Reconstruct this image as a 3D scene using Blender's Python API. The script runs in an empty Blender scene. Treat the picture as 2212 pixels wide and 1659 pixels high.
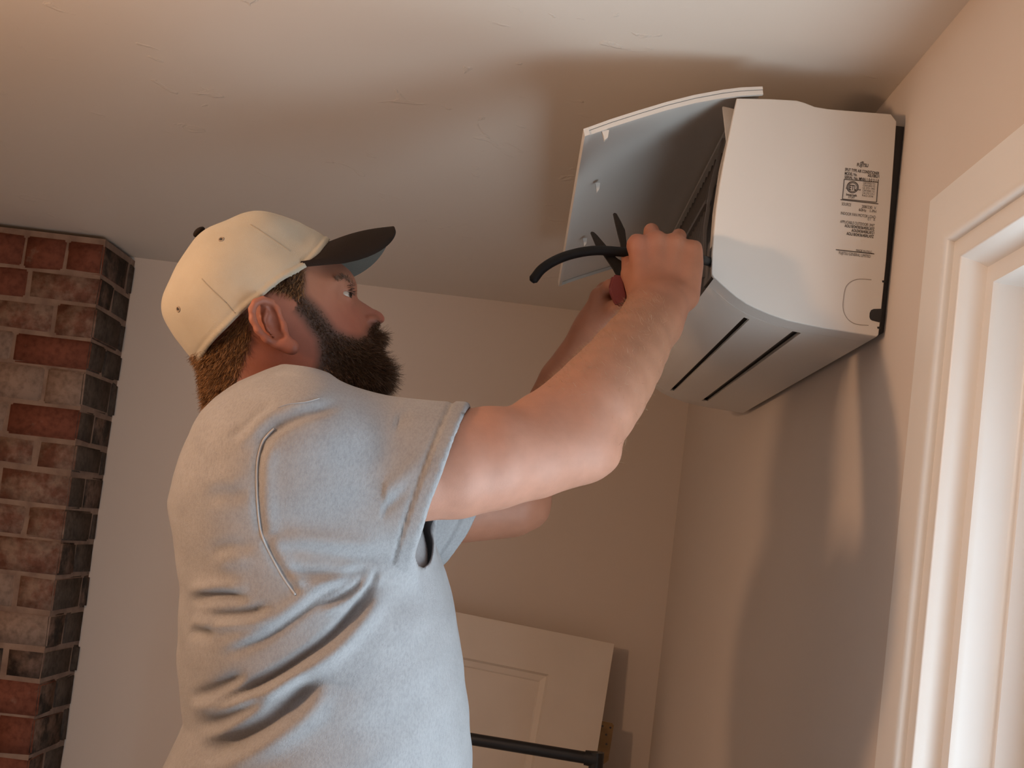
import bpy, bmesh, math, random
import numpy as np
from mathutils import Vector, Matrix
from mathutils.bvhtree import BVHTree
random.seed(7); rng = np.random.default_rng(7)
scn = bpy.context.scene
COL = scn.collection

# ------------------------------------------------------------------ camera
ZC = 1.70                                   # camera height
YAW, PITCH, ROLL, FPX, CX, CY = -0.0110, 0.0736, 0.1216, 2616.4, 1106.0, 979.3
_F = np.array([math.sin(YAW)*math.cos(PITCH), math.cos(YAW)*math.cos(PITCH), math.sin(PITCH)])
_R0 = np.cross(_F, [0, 0, 1.0]); _R0 /= np.linalg.norm(_R0); _U0 = np.cross(_R0, _F)
_R = _R0*math.cos(ROLL) + _U0*math.sin(ROLL)
_U = -_R0*math.sin(ROLL) + _U0*math.cos(ROLL)
CAMP = np.array([0, 0, ZC])
cam = bpy.data.cameras.new('camera'); camo = bpy.data.objects.new('camera', cam); COL.objects.link(camo)
M = Matrix.Identity(4)
for i in range(3):
    M[i][0], M[i][1], M[i][2], M[i][3] = _R[i], _U[i], -_F[i], CAMP[i]
camo.matrix_world = M
cam.sensor_width = 36; cam.sensor_fit = 'HORIZONTAL'; cam.lens = FPX/2212*36
cam.shift_y = (CY-829.5)/2212; cam.shift_x = 0
cam.clip_start = 0.02
scn.camera = camo

# ------------------------------------------------------------------ light and exposure
scn.view_settings.view_transform = 'Standard'; scn.view_settings.look = 'None'
scn.view_settings.gamma = 1; scn.view_settings.use_curve_mapping = False
scn.view_settings.exposure = -0.18
w = bpy.data.worlds.new('world'); scn.world = w; w.use_nodes = True
w.node_tree.nodes['Background'].inputs[0].default_value = (0.72, 0.85, 1.0, 1)
w.node_tree.nodes['Background'].inputs[1].default_value = 4.5

def area_light(name, loc, target, sx, sy, power, color):
    l = bpy.data.lights.new(name, 'AREA'); l.shape = 'RECTANGLE'; l.size = sx; l.size_y = sy
    l.energy = power; l.color = color
    o = bpy.data.objects.new(name, l); COL.objects.link(o); o.location = loc
    d = Vector(target)-Vector(loc); o.rotation_euler = d.to_track_quat('-Z', 'Y').to_euler()
    return o
# daylight that enters through the glazed door in the right-hand wall
area_light('daylight_door', (0.86, 0.86, 0.98), (-0.4, 1.42, 1.56), 0.80, 1.0, 26.5, (0.77, 0.93, 1.0))
# warm pendant bulb hanging at the left of the room
LAMP = (-1.08, 0.86, 1.98)
pl = bpy.data.lights.new('pendant_bulb_light', 'POINT'); pl.energy = 37; pl.color = (1.0, 0.59, 0.345); pl.shadow_soft_size = 0.055
plo = bpy.data.objects.new('pendant_bulb_light', pl); COL.objects.link(plo); plo.location = LAMP

# ------------------------------------------------------------------ helpers
def ray(px, py):
    return _F + _R*((px-CX)/FPX) - _U*((py-CY)/FPX)
def at(px, py, y):            # point of the line of sight on the plane at distance y into the room
    d = ray(px, py); return CAMP + d*(y/d[1])
def atx(px, py, x):
    d = ray(px, py); return CAMP + d*(x/d[0])
def project(P):
    V = np.asarray(P)-CAMP; d = V@_F
    return np.stack([CX+FPX*(V@_R)/d, CY-FPX*(V@_U)/d], -1)

def new_mat(name):
    m = bpy.data.materials.new(name); m.use_nodes = True
    return m, m.node_tree.nodes, m.node_tree.links, m.node_tree.nodes['Principled BSDF']
def mat(name, col, rough=0.5, col2=None, scale=20, bump=0.0, bscale=60, metal=0.0, detail=4, spec=0.5, sss=0.0):
    m, N, L, P = new_mat(name)
    P.inputs['Base Color'].default_value = (*col, 1); P.inputs['Roughness'].default_value = rough
    P.inputs['Metallic'].default_value = metal; P.inputs['Specular IOR Level'].default_value = spec
    tc = N.new('ShaderNodeTexCoord')
    if col2 is not None:
        n = N.new('ShaderNodeTexNoise'); n.inputs['Scale'].default_value = scale; n.inputs['Detail'].default_value = detail
        r = N.new('ShaderNodeValToRGB'); r.color_ramp.elements[0].position = .35; r.color_ramp.elements[1].position = .65
        r.color_ramp.elements[0].color = (*col, 1); r.color_ramp.elements[1].color = (*col2, 1)
        L.new(tc.outputs['Object'], n.inputs['Vector']); L.new(n.outputs['Fac'], r.inputs[0]); L.new(r.outputs[0], P.inputs['Base Color'])
    if bump:
        n = N.new('ShaderNodeTexNoise'); n.inputs['Scale'].default_value = bscale; n.inputs['Detail'].default_value = 5
        b = N.new('ShaderNodeBump'); b.inputs['Strength'].default_value = bump; b.inputs['Distance'].default_value = .002
        L.new(tc.outputs['Object'], n.inputs['Vector']); L.new(n.outputs['Fac'], b.inputs['Height']); L.new(b.outputs[0], P.inputs['Normal'])
    if sss:
        P.inputs['Subsurface Weight'].default_value = sss; P.inputs['Subsurface Radius'].default_value = (.012, .005, .003)
        P.inputs['Subsurface Scale'].default_value = 1.0
    return m

def empty(name, loc):
    o = bpy.data.objects.new(name, None); COL.objects.link(o); o.location = loc; o.empty_display_size = .05
    return o
def tag(o, label=None, cat=None, group=None, kind=None):
    if label: o['label'] = label
    if cat: o['category'] = cat
    if group: o['group'] = group
    if kind: o['kind'] = kind
    return o
def root_loc(o):
    v = np.zeros(3)
    while o is not None:
        v = v+np.array(o.location); o = o.parent
    return v
def obj(name, verts, faces, m, parent=None, loc=None, smooth=False, sharp=None):
    """verts are in world space; the object's own origin is loc (or the parent's origin)"""
    base = np.array(loc if loc is not None else (root_loc(parent) if parent else (0, 0, 0)), float)
    me = bpy.data.meshes.new(name)
    V = np.asarray(verts, float)-base
    if isinstance(faces, np.ndarray) and faces.ndim == 2:
        n, k = faces.shape
        me.vertices.add(len(V)); me.vertices.foreach_set('co', V.astype(np.float32).ravel())
        me.loops.add(n*k); me.loops.foreach_set('vertex_index', faces.astype(np.int32).ravel())
        me.polygons.add(n); me.polygons.foreach_set('loop_start', np.arange(0, n*k, k, dtype=np.int32))
        me.update(calc_edges=True); me.validate()
    else:
        me.from_pydata([tuple(v) for v in V], [], [tuple(int(i) for i in f) for f in faces]); me.update()
    if m: me.materials.append(m)
    if smooth:
        me.polygons.foreach_set('use_smooth', np.ones(len(me.polygons), dtype=bool))
        if sharp:
            me.update()
            try: me.set_sharp_from_angle(angle=math.radians(sharp))
            except Exception: pass
    o = bpy.data.objects.new(name, me); COL.objects.link(o)
    if parent is not None:
        o.parent = parent
        o.location = Vector(base-root_loc(parent))
    else:
        o.location = Vector(base)
    return o
class MB:
    """collects shapes into one mesh"""
    def __init__(s): s.v = []; s.f = []
    def add(s, v, f):
        k = len(s.v); s.v += [tuple(p) for p in v]; s.f += [tuple(i+k for i in q) for q in f]; return s
    def box(s, a, b, bev=0.0):
        (x0, y0, z0), (x1, y1, z1) = a, b
        bm = bmesh.new(); bmesh.ops.create_cube(bm, size=1)
        for v in bm.verts:
            v.co = Vector(((x0+x1)/2+v.co.x*(x1-x0), (y0+y1)/2+v.co.y*(y1-y0), (z0+z1)/2+v.co.z*(z1-z0)))
        if bev: bmesh.ops.bevel(bm, geom=bm.edges[:], offset=bev, segments=2, affect='EDGES', profile=.6)
        bm.verts.index_update()
        s.add([v.co[:] for v in bm.verts], [[v.index for v in f.verts] for f in bm.faces]); bm.free(); return s
    def tube(s, pts, r, n=10, caps=True, round_end=False):
        pts = [np.array(p, float) for p in pts]; rs = list(r) if hasattr(r, '__len__') else [r]*len(pts)
        if round_end:
            a = pts[0]+(pts[0]-pts[1])/np.linalg.norm(pts[0]-pts[1])*rs[0]*.55; b = pts[-1]+(pts[-1]-pts[-2])/np.linalg.norm(pts[-1]-pts[-2])*rs[-1]*.55
            pts = [a]+pts+[b]; rs = [rs[0]*.55]+rs+[rs[-1]*.55]
        rings = []; up = None
        for i, p in enumerate(pts):
            t = pts[min(i+1, len(pts)-1)]-pts[max(i-1, 0)]; t = t/np.linalg.norm(t)
            if up is None:
                up = np.array([0, 0, 1.0]) if abs(t[2]) < .9 else np.array([1.0, 0, 0])
            a = np.cross(t, up); a /= np.linalg.norm(a); b = np.cross(a, t); up = b
            rings.append([p+rs[i]*(math.cos(2*math.pi*k/n)*a+math.sin(2*math.pi*k/n)*b) for k in range(n)])
        v = [q for g in rings for q in g]; f = []
        for i in range(len(pts)-1):
            for k in range(n):
                f.append((i*n+k, i*n+(k+1) % n, (i+1)*n+(k+1) % n, (i+1)*n+k))
        if caps: f.append(tuple(range(n))[::-1]); f.append(tuple((len(pts)-1)*n+k for k in range(n)))
        return s.add(v, f)
    def prism(s, poly, ax, a, b):
        """2-D polygon (other two axes in order) extruded along axis ax from a to b"""
        n = len(poly); v = []
        for t in (a, b):
            for p in poly:
                q = list(p); q.insert(ax, t); v.append(q)
        f = [tuple(range(n))[::-1], tuple(range(n, 2*n))]+[(k, (k+1) % n, n+(k+1) % n, n+k) for k in range(n)]
        return s.add(v, f)
    def build(s, name, m, parent=None, loc=None, smooth=False, sharp=None, fix=True):
        o = obj(name, s.v, s.f, m, parent, loc, smooth, sharp)
        if fix:
            bm = bmesh.new(); bm.from_mesh(o.data); bmesh.ops.recalc_face_normals(bm, faces=bm.faces[:]); bm.to_mesh(o.data); bm.free()
        return o
def smooth_curve(pts, n=8):
    """Catmull-Rom through pts"""
    P = [np.array(p, float) for p in pts]; P = [2*P[0]-P[1]]+P+[2*P[-1]-P[-2]]; out = []
    for i in range(1, len(P)-2):
        for k in range(n):
            t = k/n
            out.append(.5*((2*P[i])+(-P[i-1]+P[i+1])*t+(2*P[i-1]-5*P[i]+4*P[i+1]-P[i+2])*t*t+(-P[i-1]+3*P[i]-3*P[i+1]+P[i+2])*t**3))
    out.append(P[-2]); return out

# ------------------------------------------------------------------ the room
HC = ZC+0.7387; XW = 0.4814; YB = 3.7105; XL = -2.75; YN = -1.5
def plaster(name, col, col2, marks=0.0):
    m, N, L, P = new_mat(name)
    P.inputs['Roughness'].default_value = .75; P.inputs['Specular IOR Level'].default_value = .25
    tc = N.new('ShaderNodeTexCoord')
    n = N.new('ShaderNodeTexNoise'); n.inputs['Scale'].default_value = 1.3; n.inputs['Detail'].default_value = 3
    mx = N.new('ShaderNodeMix'); mx.data_type = 'RGBA'; mx.inputs[6].default_value = (*col, 1); mx.inputs[7].default_value = (*col2, 1)
    L.new(tc.outputs['Object'], n.inputs['Vector']); L.new(n.outputs['Fac'], mx.inputs[0]); L.new(mx.outputs[2], P.inputs['Base Color'])
    n2 = N.new('ShaderNodeTexNoise'); n2.inputs['Scale'].default_value = 160; n2.inputs['Detail'].default_value = 3
    L.new(tc.outputs['Object'], n2.inputs['Vector'])
    b = N.new('ShaderNodeBump'); b.inputs['Strength'].default_value = .10; b.inputs['Distance'].default_value = .001
    L.new(n2.outputs['Fac'], b.inputs['Height'])
    if marks:
        n3 = N.new('ShaderNodeTexNoise'); n3.inputs['Scale'].default_value = 9; n3.inputs['Detail'].default_value = 6; n3.inputs['Distortion'].default_value = 1.5
        r3 = N.new('ShaderNodeValToRGB'); r3.color_ramp.elements[0].position = .66; r3.color_ramp.elements[1].position = .70
        L.new(tc.outputs['Object'], n3.inputs['Vector']); L.new(n3.outputs['Fac'], r3.inputs[0])
        b3 = N.new('ShaderNodeBump'); b3.inputs['Strength'].default_value = marks; b3.inputs['Distance'].default_value = .0015
        L.new(r3.outputs[0], b3.inputs['Height']); L.new(b.outputs[0], b3.inputs['Normal']); L.new(b3.outputs[0], P.inputs['Normal'])
    else: L.new(b.outputs[0], P.inputs['Normal'])
    return m
m_wall = plaster('wall_paint', (.68, .605, .54), (.655, .58, .515))
m_ceil = plaster('ceiling_paint', (.77, .71, .64), (.74, .68, .61), marks=.6)
m_trim = mat('trim_paint', (.82, .81, .785), .36, (.80, .79, .765), 6)
m_floor = mat('floor_pale_tile', (.36, .34, .315), .5, (.33, .31, .29), 5, bump=.1)
m_dark = mat('dark_plastic', (.018, .018, .02), .5)

def struct(name, mb, m, **k):
    return tag(mb.build(name, m, **k), kind='structure')
struct('floor', MB().box((XL-.1, YN-.1, -.1), (XW+.12, YB+.1, 0)), m_floor)
struct('ceiling', MB().box((XL-.1, YN-.1, HC), (XW+.12, YB+.1, HC+.1)), m_ceil)
struct('wall_back', MB().box((XL-.1, YB, 0), (XW+.12, YB+.1, HC)), m_wall)
struct('wall_left', MB().box((XL-.1, YN-.1, 0), (XL, YB, HC)), m_wall)
struct('wall_front', MB().box((XL, YN-.1, 0), (XW, YN, HC)), m_wall)
# right wall with the doorway
YD, ZD = 1.4706, ZC+.4383            # inner edge of the flat casing, far side and head
OY1, OY0, OZ = YD-.001, .441, ZD-.001   # hole in the wall
struct('wall_right', MB().box((XW, OY1, 0), (XW+.12, YB, HC)).box((XW, YN-.1, 0), (XW+.12, OY0, HC)).box((XW, OY0, OZ), (XW+.12, OY1, HC)), m_wall)
# moulded casing and jamb swept round the opening: (s towards the opening, t into the wall)
prof = [(-.064, .0), (-.064, -.0025), (-.004, -.0025), (.0, -.0015), (.0035, .001), (.0052, .005), (.0058, .0085), (.0062, .0105), (.0275, .0105), (.029, .0108),
        (.0305, .013), (.033, .022), (.037, .032), (.043, .040), (.0655, .040), (.0665, .042), (.0675, .047), (.0685, .072), (.0715, .080), (.0765, .085), (.084, .085), (.085, .088),
        (.0865, .10), (.090, .12), (.0935, .135)]
def sweep_casing():
    mb = MB(); rows = []
    for s, t in prof:
        x = XW+t
        rows.append([(x, YD-s, 0), (x, YD-s, ZD-s), (x, OY0-.001+s, ZD-s), (x, OY0-.001+s, 0)])
    # mitred path: far jamb up, head, near jamb down
    v = [p for r in rows for p in r]; f = []
    for i in range(len(rows)-1):
        for k in range(3): f.append((i*4+k, i*4+k+1, (i+1)*4+k+1, (i+1)*4+k))
    return mb.add(v, f)
door = tag(empty('door_1', (XW, (OY0+OY1)/2, 0)), 'white glazed door in a moulded white casing at the right edge', 'door', kind='structure')
sweep_casing().build('casing', m_trim, door, smooth=True, sharp=50)
dx = XW+.118; y1 = YD-.0935; y0 = OY0+.0925; zt = ZD-.0935
leaf = MB()
for a, b in (((dx, y1-.12, .02), (dx+.04, y1, zt)), ((dx, y0, .02), (dx+.04, y0+.12, zt)), ((dx, y0+.12, zt-.12), (dx+.04, y1-.12, zt)), ((dx, y0+.12, .02), (dx+.04, y1-.12, .27))):
    leaf.box(a, b, .004)
lf = leaf.build('door_leaf', m_trim, door, smooth=True, sharp=40)
mg, N, L, P = new_mat('clear_glass')
tr = N.new('ShaderNodeBsdfTransparent'); gl = N.new('ShaderNodeBsdfGlossy'); gl.inputs['Roughness'].default_value = .02
mxs = N.new('ShaderNodeMixShader'); mxs.inputs[0].default_value = .06
L.new(tr.outputs[0], mxs.inputs[1]); L.new(gl.outputs[0], mxs.inputs[2]); L.new(mxs.outputs[0], N['Material Output'].inputs[0])
MB().box((dx+.016, y0+.115, .265), (dx+.022, y1-.115, zt-.115)).build('glass_pane', mg, lf)
m_steel = mat('satin_steel', (.55, .53, .5), .3, metal=1)
MB().tube([(dx-.005, y1-.06, 1.0), (dx-.05, y1-.06, 1.0), (dx-.05, y1-.17, 1.0)], .009).build('door_handle', m_steel, lf, smooth=True, sharp=40)

# ------------------------------------------------------------------ brick chimney breast
YC = 3.4344; XC = -1.2711; XCL = XC-.62
chim = tag(empty('brick_chimney', (XC-.31, YB-.14, 0)), 'old limewashed red brick chimney breast against the back wall', 'chimney')
def brick_mat(name, red, wash, amount, dark=.0):
    m, N, L, P = new_mat(name); P.inputs['Roughness'].default_value = .9; P.inputs['Specular IOR Level'].default_value = .15
    g = N.new('ShaderNodeTexCoord'); oi = N.new('ShaderNodeObjectInfo')
    ad = N.new('ShaderNodeVectorMath'); ad.operation = 'ADD'
    sc = N.new('ShaderNodeVectorMath'); sc.operation = 'SCALE'; sc.inputs['Scale'].default_value = 37
    cb = N.new('ShaderNodeCombineXYZ')
    for k in range(3): L.new(oi.outputs['Random'], cb.inputs[k])
    L.new(cb.outputs[0], sc.inputs[0]); L.new(g.outputs['Object'], ad.inputs[0]); L.new(sc.outputs[0], ad.inputs[1])
    n = N.new('ShaderNodeTexNoise'); n.inputs['Scale'].default_value = 16; n.inputs['Detail'].default_value = 7; n.inputs['Roughness'].default_value = .62
    L.new(ad.outputs[0], n.inputs['Vector'])
    r = N.new('ShaderNodeValToRGB'); r.color_ramp.elements[0].position = .5-.35*amount-.08; r.color_ramp.elements[1].position = .5-.35*amount+.12
    r.color_ramp.elements[0].color = (*red, 1); r.color_ramp.elements[1].color = (*wash, 1)
    L.new(n.outputs['Fac'], r.inputs[0])
    n2 = N.new('ShaderNodeTexNoise'); n2.inputs['Scale'].default_value = 60; n2.inputs['Detail'].default_value = 6; L.new(ad.outputs[0], n2.inputs['Vector'])
    mx = N.new('ShaderNodeMix'); mx.data_type = 'RGBA'; mx.blend_type = 'MULTIPLY'; mx.inputs[0].default_value = .55
    L.new(r.outputs[0], mx.inputs[6]); r2 = N.new('ShaderNodeValToRGB'); r2.color_ramp.elements[0].position = .3; r2.color_ramp.elements[1].position = .6
    r2.color_ramp.elements[0].color = (.35, .33, .31, 1); L.new(n2.outputs['Fac'], r2.inputs[0]); L.new(r2.outputs[0], mx.inputs[7])
    L.new(mx.outputs[2], P.inputs['Base Color'])
    b = N.new('ShaderNodeBump'); b.inputs['Strength'].default_value = .6; b.inputs['Distance'].default_value = .004; L.new(n.outputs['Fac'], b.inputs['Height']); L.new(b.outputs[0], P.inputs['Normal'])
    return m
RED = (.20, .070, .044); WASH = (.30, .200, .150)
bm_red = brick_mat('brick_red', RED, WASH, -.55)
bm_mid = brick_mat('brick_part_washed', (.19, .085, .058), WASH, .05)
bm_wash = brick_mat('brick_limewashed', (.24, .135, .10), (.31, .215, .165), .6)
bm_dark = brick_mat('brick_dark', (.045, .036, .030), (.17, .11, .085), .0)
bm_grey = brick_mat('brick_dark_grey', (.060, .046, .038), (.095, .074, .061), .25)
m_mortar = mat('lime_mortar', (.29, .20, .15), .95, (.20, .13, .097), 22, bump=.5, bscale=90)
MB().box((XCL+.005, YC+.0045, 0), (XC-.006, YB, HC-.012)).build('mortar_core', m_mortar, chim)
# course joints read off the front corner, then carried down to the floor
jy = [526, 599, 664, 735, 802, 883, 957, 1023, 1100, 1171, 1247, 1327, 1407, 1476, 1553, 1637]
jx = [228, 217, 208, 198, 188, 177, 166, 157, 146, 136, 125, 114, 103, 93, 82, 67]
zj = [float(at(x, y, YC)[2]) for x, y in zip(jx, jy)]
while zj[-1] > .12: zj.append(zj[-1]-.0965)
zj = [HC-.012]+zj+[0.0]
def brick(x0, x1, y0, y1, z0, z1, m, flank=None):
    c = ((x0+x1)/2, (y0+y1)/2, (z0+z1)/2)
    bm = bmesh.new(); bmesh.ops.create_cube(bm, size=1)
    for v in bm.verts:
        v.co = Vector((v.co.x*(x1-x0), v.co.y*(y1-y0), v.co.z*(z1-z0)))+Vector((random.uniform(-.002, .002), random.uniform(-.0016, .0016), random.uniform(-.003, .003)))
    bmesh.ops.bevel(bm, geom=bm.edges[:], offset=.005, segments=2, affect='EDGES')
    for v in bm.verts: v.co += Vector([random.uniform(-.0009, .0009) for _ in range(3)])
    me = bpy.data.meshes.new('brick'); bm.to_mesh(me); bm.free(); me.materials.append(m)
    me.polygons.foreach_set('use_smooth', np.ones(len(me.polygons), dtype=bool))
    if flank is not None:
        me.materials.append(flank); me.polygons.foreach_set('material_index', np.array([1 if f.normal.x > .6 else 0 for f in me.polygons], dtype=np.int32))  # flank faces of corner bricks get a darker material than the front
    o = bpy.data.objects.new('brick', me); COL.objects.link(o); o.parent = chim; o.location = Vector(c)-chim.location
    return o
kinds = ['r', 'rr', 'sm', 'w', 'w', 'wr', 'm', 'wm', 'm', 'wm', 'wm', 'ww', 's', 'wr', 'r', 'm']
for c in range(len(zj)-1):
    zt, zb = zj[c]-.004, zj[c+1]+.005
    if zt-zb < .015: continue
    ks = kinds[c-1] if 1 <= c < 16 else random.choice(['m', 'w', 'r', 'wm'])
    if c == 0: ks = 'm'
    edge = XC; k = 0; first = True
    while edge > XCL+.02:
        ln = ((.115 if c % 2 else .215) if first else random.choice([.125, .21, .2]))*random.uniform(.95, 1.05)
        x0 = max(edge-ln, XCL); q = ks[(k+1) % len(ks)] if len(ks) > 1 else ks
        mm = {'r': bm_red, 'm': bm_mid, 'w': bm_wash, 's': bm_dark}[q]
        if random.random() < .12: mm = bm_mid
        jut = random.uniform(-.004, .003)
        if first:
            brick(x0+.005, edge+random.uniform(-.003, .002), YC+jut, YC+(.215 if c % 2 else .115), zb, zt, bm_red if q == 'w' and c % 3 == 1 else mm, random.choice([bm_grey, bm_grey, bm_dark]))
        else:
            brick(x0+.005, edge-.005, YC+jut, YC+.1, zb, zt, mm)
        edge = x0; k += 1; first = False
    # the flank towards the right-hand wall, all in the darker bricks
    ys = YC+(.225 if c % 2 else .125)
    while ys < YB-.02:
        y2 = min(ys+(.12 if (c % 2) else .15), YB-.001)
        brick(XC-.11, XC+random.uniform(-.004, .001), ys+.004, y2-.004, zb, zt, random.choice([bm_grey, bm_dark, bm_grey])); ys = y2

# ------------------------------------------------------------------ white panel door leaning on the back wall
m_dpaint = mat('old_white_gloss', (.70, .64, .57), .45, (.66, .60, .53), 5)
YP = 3.60
tr_ = at(1327, 1391, YP)                 # top right corner of the slab
ex = at(1000, 1325, YP+.0)-tr_; ex = -ex/np.linalg.norm(ex)         # along the top edge, to the right
ezv = at(1327, 1391, YP)-at(1296, 1628, YP-.05); ez = ezv/np.linalg.norm(ezv)
ez = ez-ex*(ez@ex)*.6; ez /= np.linalg.norm(ez); ey = np.cross(ez, ex); ey /= np.linalg.norm(ey)
if ey[1] < 0: ey = -ey
slab_w, slab_h, slab_t = .74, (tr_[2]-.0)/ez[2], .034
def dp(u, v, t): return tr_+ex*(u-slab_w)+ez*(v-slab_h)+ey*t          # u,v from lower left, t into depth
slab = tag(empty('panel_door', dp(slab_w/2, 0, slab_t/2)), 'white raised-panel door slab leaning against the back wall behind the person', 'door slab')
def dbox(mb, u0, u1, v0, v1, t0, t1):
    v = [dp(u, vv, t) for t in (t0, t1) for (u, vv) in ((u0, v0), (u1, v0), (u1, v1), (u0, v1))]
    return mb.add(v, [(0, 1, 2, 3), (4, 5, 6, 7), (0, 1, 5, 4), (1, 2, 6, 5), (2, 3, 7, 6), (3, 0, 4, 7)])
st = .175; tpr = .125
for a in ((0, st, 0, slab_h), (slab_w-st, slab_w, 0, slab_h)): dbox(MB(), *a, 0, slab_t).build('stile', m_dpaint, slab)
for a in ((st, slab_w-st, slab_h-tpr, slab_h), (st, slab_w-st, .52, .66), (st, slab_w-st, 0, .2)): dbox(MB(), *a, 0, slab_t).build('rail', m_dpaint, slab)
for v0, v1 in ((.66, slab_h-tpr), (.2, .52)):
    mb = MB(); dbox(mb, st-.01, slab_w-st+.01, v0-.01, v1+.01, .016, slab_t-.004)
    u0, u1 = st, slab_w-st; rings = []
    for ins, t in ((0, .0005), (.006, .009), (.022, .012), (.026, .0155)):
        rings.append([dp(u0+ins, v0+ins, t), dp(u1-ins, v0+ins, t), dp(u1-ins, v1-ins, t), dp(u0+ins, v1-ins, t)])
    v = [p for r in rings for p in r]; f = [(i*4+k, i*4+(k+1) % 4, i*4+4+(k+1) % 4, i*4+4+k) for i in range(3) for k in range(4)]+[(12, 13, 14, 15)]
    mb.add(v, f).build('panel', m_dpaint, slab)
m_brass = mat('aged_brass', (.20, .12, .05), .5, (.13, .08, .032), 30, metal=.3)
hz = slab_h-.225
h = MB(); hh = .118
pts = []
for u, v in ((0, 0), (.030, 0), (.036, -.006), (.036, -hh+.012), (.026, -hh), (0, -hh)): pts.append((u, v))
n = len(pts); v = [dp(slab_w+u, hz+vv, t) for t in (.004, .0065) for u, vv in pts]
h.add(v, [tuple(range(n)), tuple(range(n, 2*n))]+[(k, (k+1) % n, n+(k+1) % n, n+k) for k in range(n)])
hinge = h.build('hinge', m_brass, slab); tag(hinge, 'brass hinge leaf with screw holes')
for u, v in ((.027, -.014), (.018, -.036), (.023, -.062), (.013, -.088), (.004, -.014)):
    c = dp(slab_w+u, hz+v, .0035)
    hb = MB().tube([c-ey*.0004, c+ey*.0003], .0032, 10); hb.build('screw_hole', m_dark, hinge)

# ------------------------------------------------------------------ black rail of a clothes rack
m_black = mat('black_powder_coat', (.012, .012, .014), .38)
YK = 2.75
a = at(1022, 1597, YK); b = at(1284, 1640, YK-.02); dr = (b-a)/np.linalg.norm(b-a)
rack = tag(empty('clothes_rack', (b[0]-.45, b[1], 0)), 'black metal clothes rack rail behind the person, in front of the white door slab', 'clothes rack')
left = b-dr*.66
MB().tube([left, b], .0135, 14).build('rail', m_black, rack, smooth=True, sharp=40)
for e, s in ((b, 1), (left, -1)):
    cn = MB(); cn.tube([e-dr*s*.022, e-dr*s*.004, e+dr*s*.006], [.0165, .0175, .0175], 14)
    cn.tube([e+np.array([0, 0, .016])+dr*s*.004, e+dr*s*.006-np.array([0, 0, .05])], .0165, 14)
    cn.build('connector', m_black, rack, smooth=True, sharp=40)
    MB().tube([e+dr*s*.006-np.array([0, 0, .02]), (e+dr*s*.006)*np.array([1, 1, 0])+np.array([0, 0, .03])], .0125, 12).build('post', m_black, rack, smooth=True, sharp=40)
    f0 = (e+dr*s*.006)*np.array([1, 1, 0])
    MB().tube([f0+np.array([0, -.2, .014]), f0+np.array([0, .2, .014])], .0135, 10).build('foot', m_black, rack, smooth=True, sharp=40)

# ------------------------------------------------------------------ wall-mounted air conditioner
YA = 1.6799; LA = .998; YE = YA+LA
m_ac = mat('white_abs_plastic', (.685, .66, .62), .42, (.675, .65, .61), 3)
m_acin = mat('grey_inner_plastic', (.10, .095, .095), .6)
m_coil = mat('dark_coil', (.035, .035, .037), .5, metal=.3)
m_beige = mat('beige_inner_frame', (.52, .46, .40), .5)
m_print = mat('grey_black_print', (.035, .032, .032), .6)
def prof_pts(pp): return [tuple(at(x, y, YA)[[0, 2]]) for x, y in pp]
front_edge = [(1592, 212), (1583, 252), (1573, 300), (1563, 350), (1554, 400), (1547, 450), (1542, 500), (1538.5, 545), (1537, 584), (1538, 593), (1542, 599)]
bottom_edge = [(1555, 611), (1572, 626), (1590, 641), (1612, 656), (1636, 668), (1662, 679), (1700, 692), (1740, 701), (1780, 709), (1830, 717), (1894, 727), (1898, 723)]
back_edge = [(1901, 700), (1915, 560), (1926, 420), (1936, 275), (1937, 262), (1925, 246)]
top_edge = [(1850, 240), (1790, 235), (1760, 230), (1740, 222), (1722, 216.5), (1660, 213)]
full = prof_pts(front_edge+bottom_edge+back_edge+top_edge)
ac = tag(empty('air_conditioner', (XW-.12, YA+LA/2, min(p[1] for p in full))), 'white wall-mounted air conditioner with its front cover swung open', 'air conditioner')
def end_cap(name, y0, y1):
    n = len(full); bm = bmesh.new()
    va = [bm.verts.new((x, y0, z)) for x, z in full]; vb = [bm.verts.new((x, y1, z)) for x, z in full]
    fa = bm.faces.new(va); fb = bm.faces.new(vb)
    for k in range(n): bm.faces.new((va[k], va[(k+1) % n], vb[(k+1) % n], vb[k]))
    bmesh.ops.recalc_face_normals(bm, faces=bm.faces[:])
    ed = [e for e in fa.edges] if y0 < y1 else [e for e in fa.edges]
    bmesh.ops.bevel(bm, geom=ed, offset=.0022, segments=3, affect='EDGES', profile=.55)
    bm.verts.index_update()
    v = [x.co[:] for x in bm.verts]; f = [[x.index for x in q.verts] for q in bm.faces]; bm.free()
    return obj(name, v, f, m_ac, ac, smooth=True, sharp=28)
cap_near = end_cap('end_panel', YA, YA+.007)
cap_far = end_cap('end_panel', YE, YE-.048)
def strip(name, pp, y0, y1, th, m, smooth=True, ret=None):
    """sheet following a piece of the profile, with thickness th towards the inside"""
    P = [np.array(p) for p in prof_pts(pp)]; cen = np.array([np.mean([p[0] for p in full]), np.mean([p[1] for p in full])])
    inn = []
    for i, p in enumerate(P):
        t = P[min(i+1, len(P)-1)]-P[max(i-1, 0)]; nrm = np.array([-t[1], t[0]]); nrm /= np.linalg.norm(nrm)
        if nrm@(cen-p) < 0: nrm = -nrm
        inn.append(p+nrm*th)
    mb = MB().prism([tuple(p) for p in P]+[tuple(p) for p in inn[::-1]], 1, y0, y1)
    return mb.build(name, m, ac, smooth=True, sharp=30)
yi0, yi1 = YA+.0495, YE-.0495
strip('end_skirt', [(1543, 600)]+bottom_edge[:-1], YA+.006, YA+.048, .006, m_ac)
strip('top_shell', [(1925, 246)]+top_edge+[(1600, 212)], YA+.006, yi0, .005, m_ac)
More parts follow.
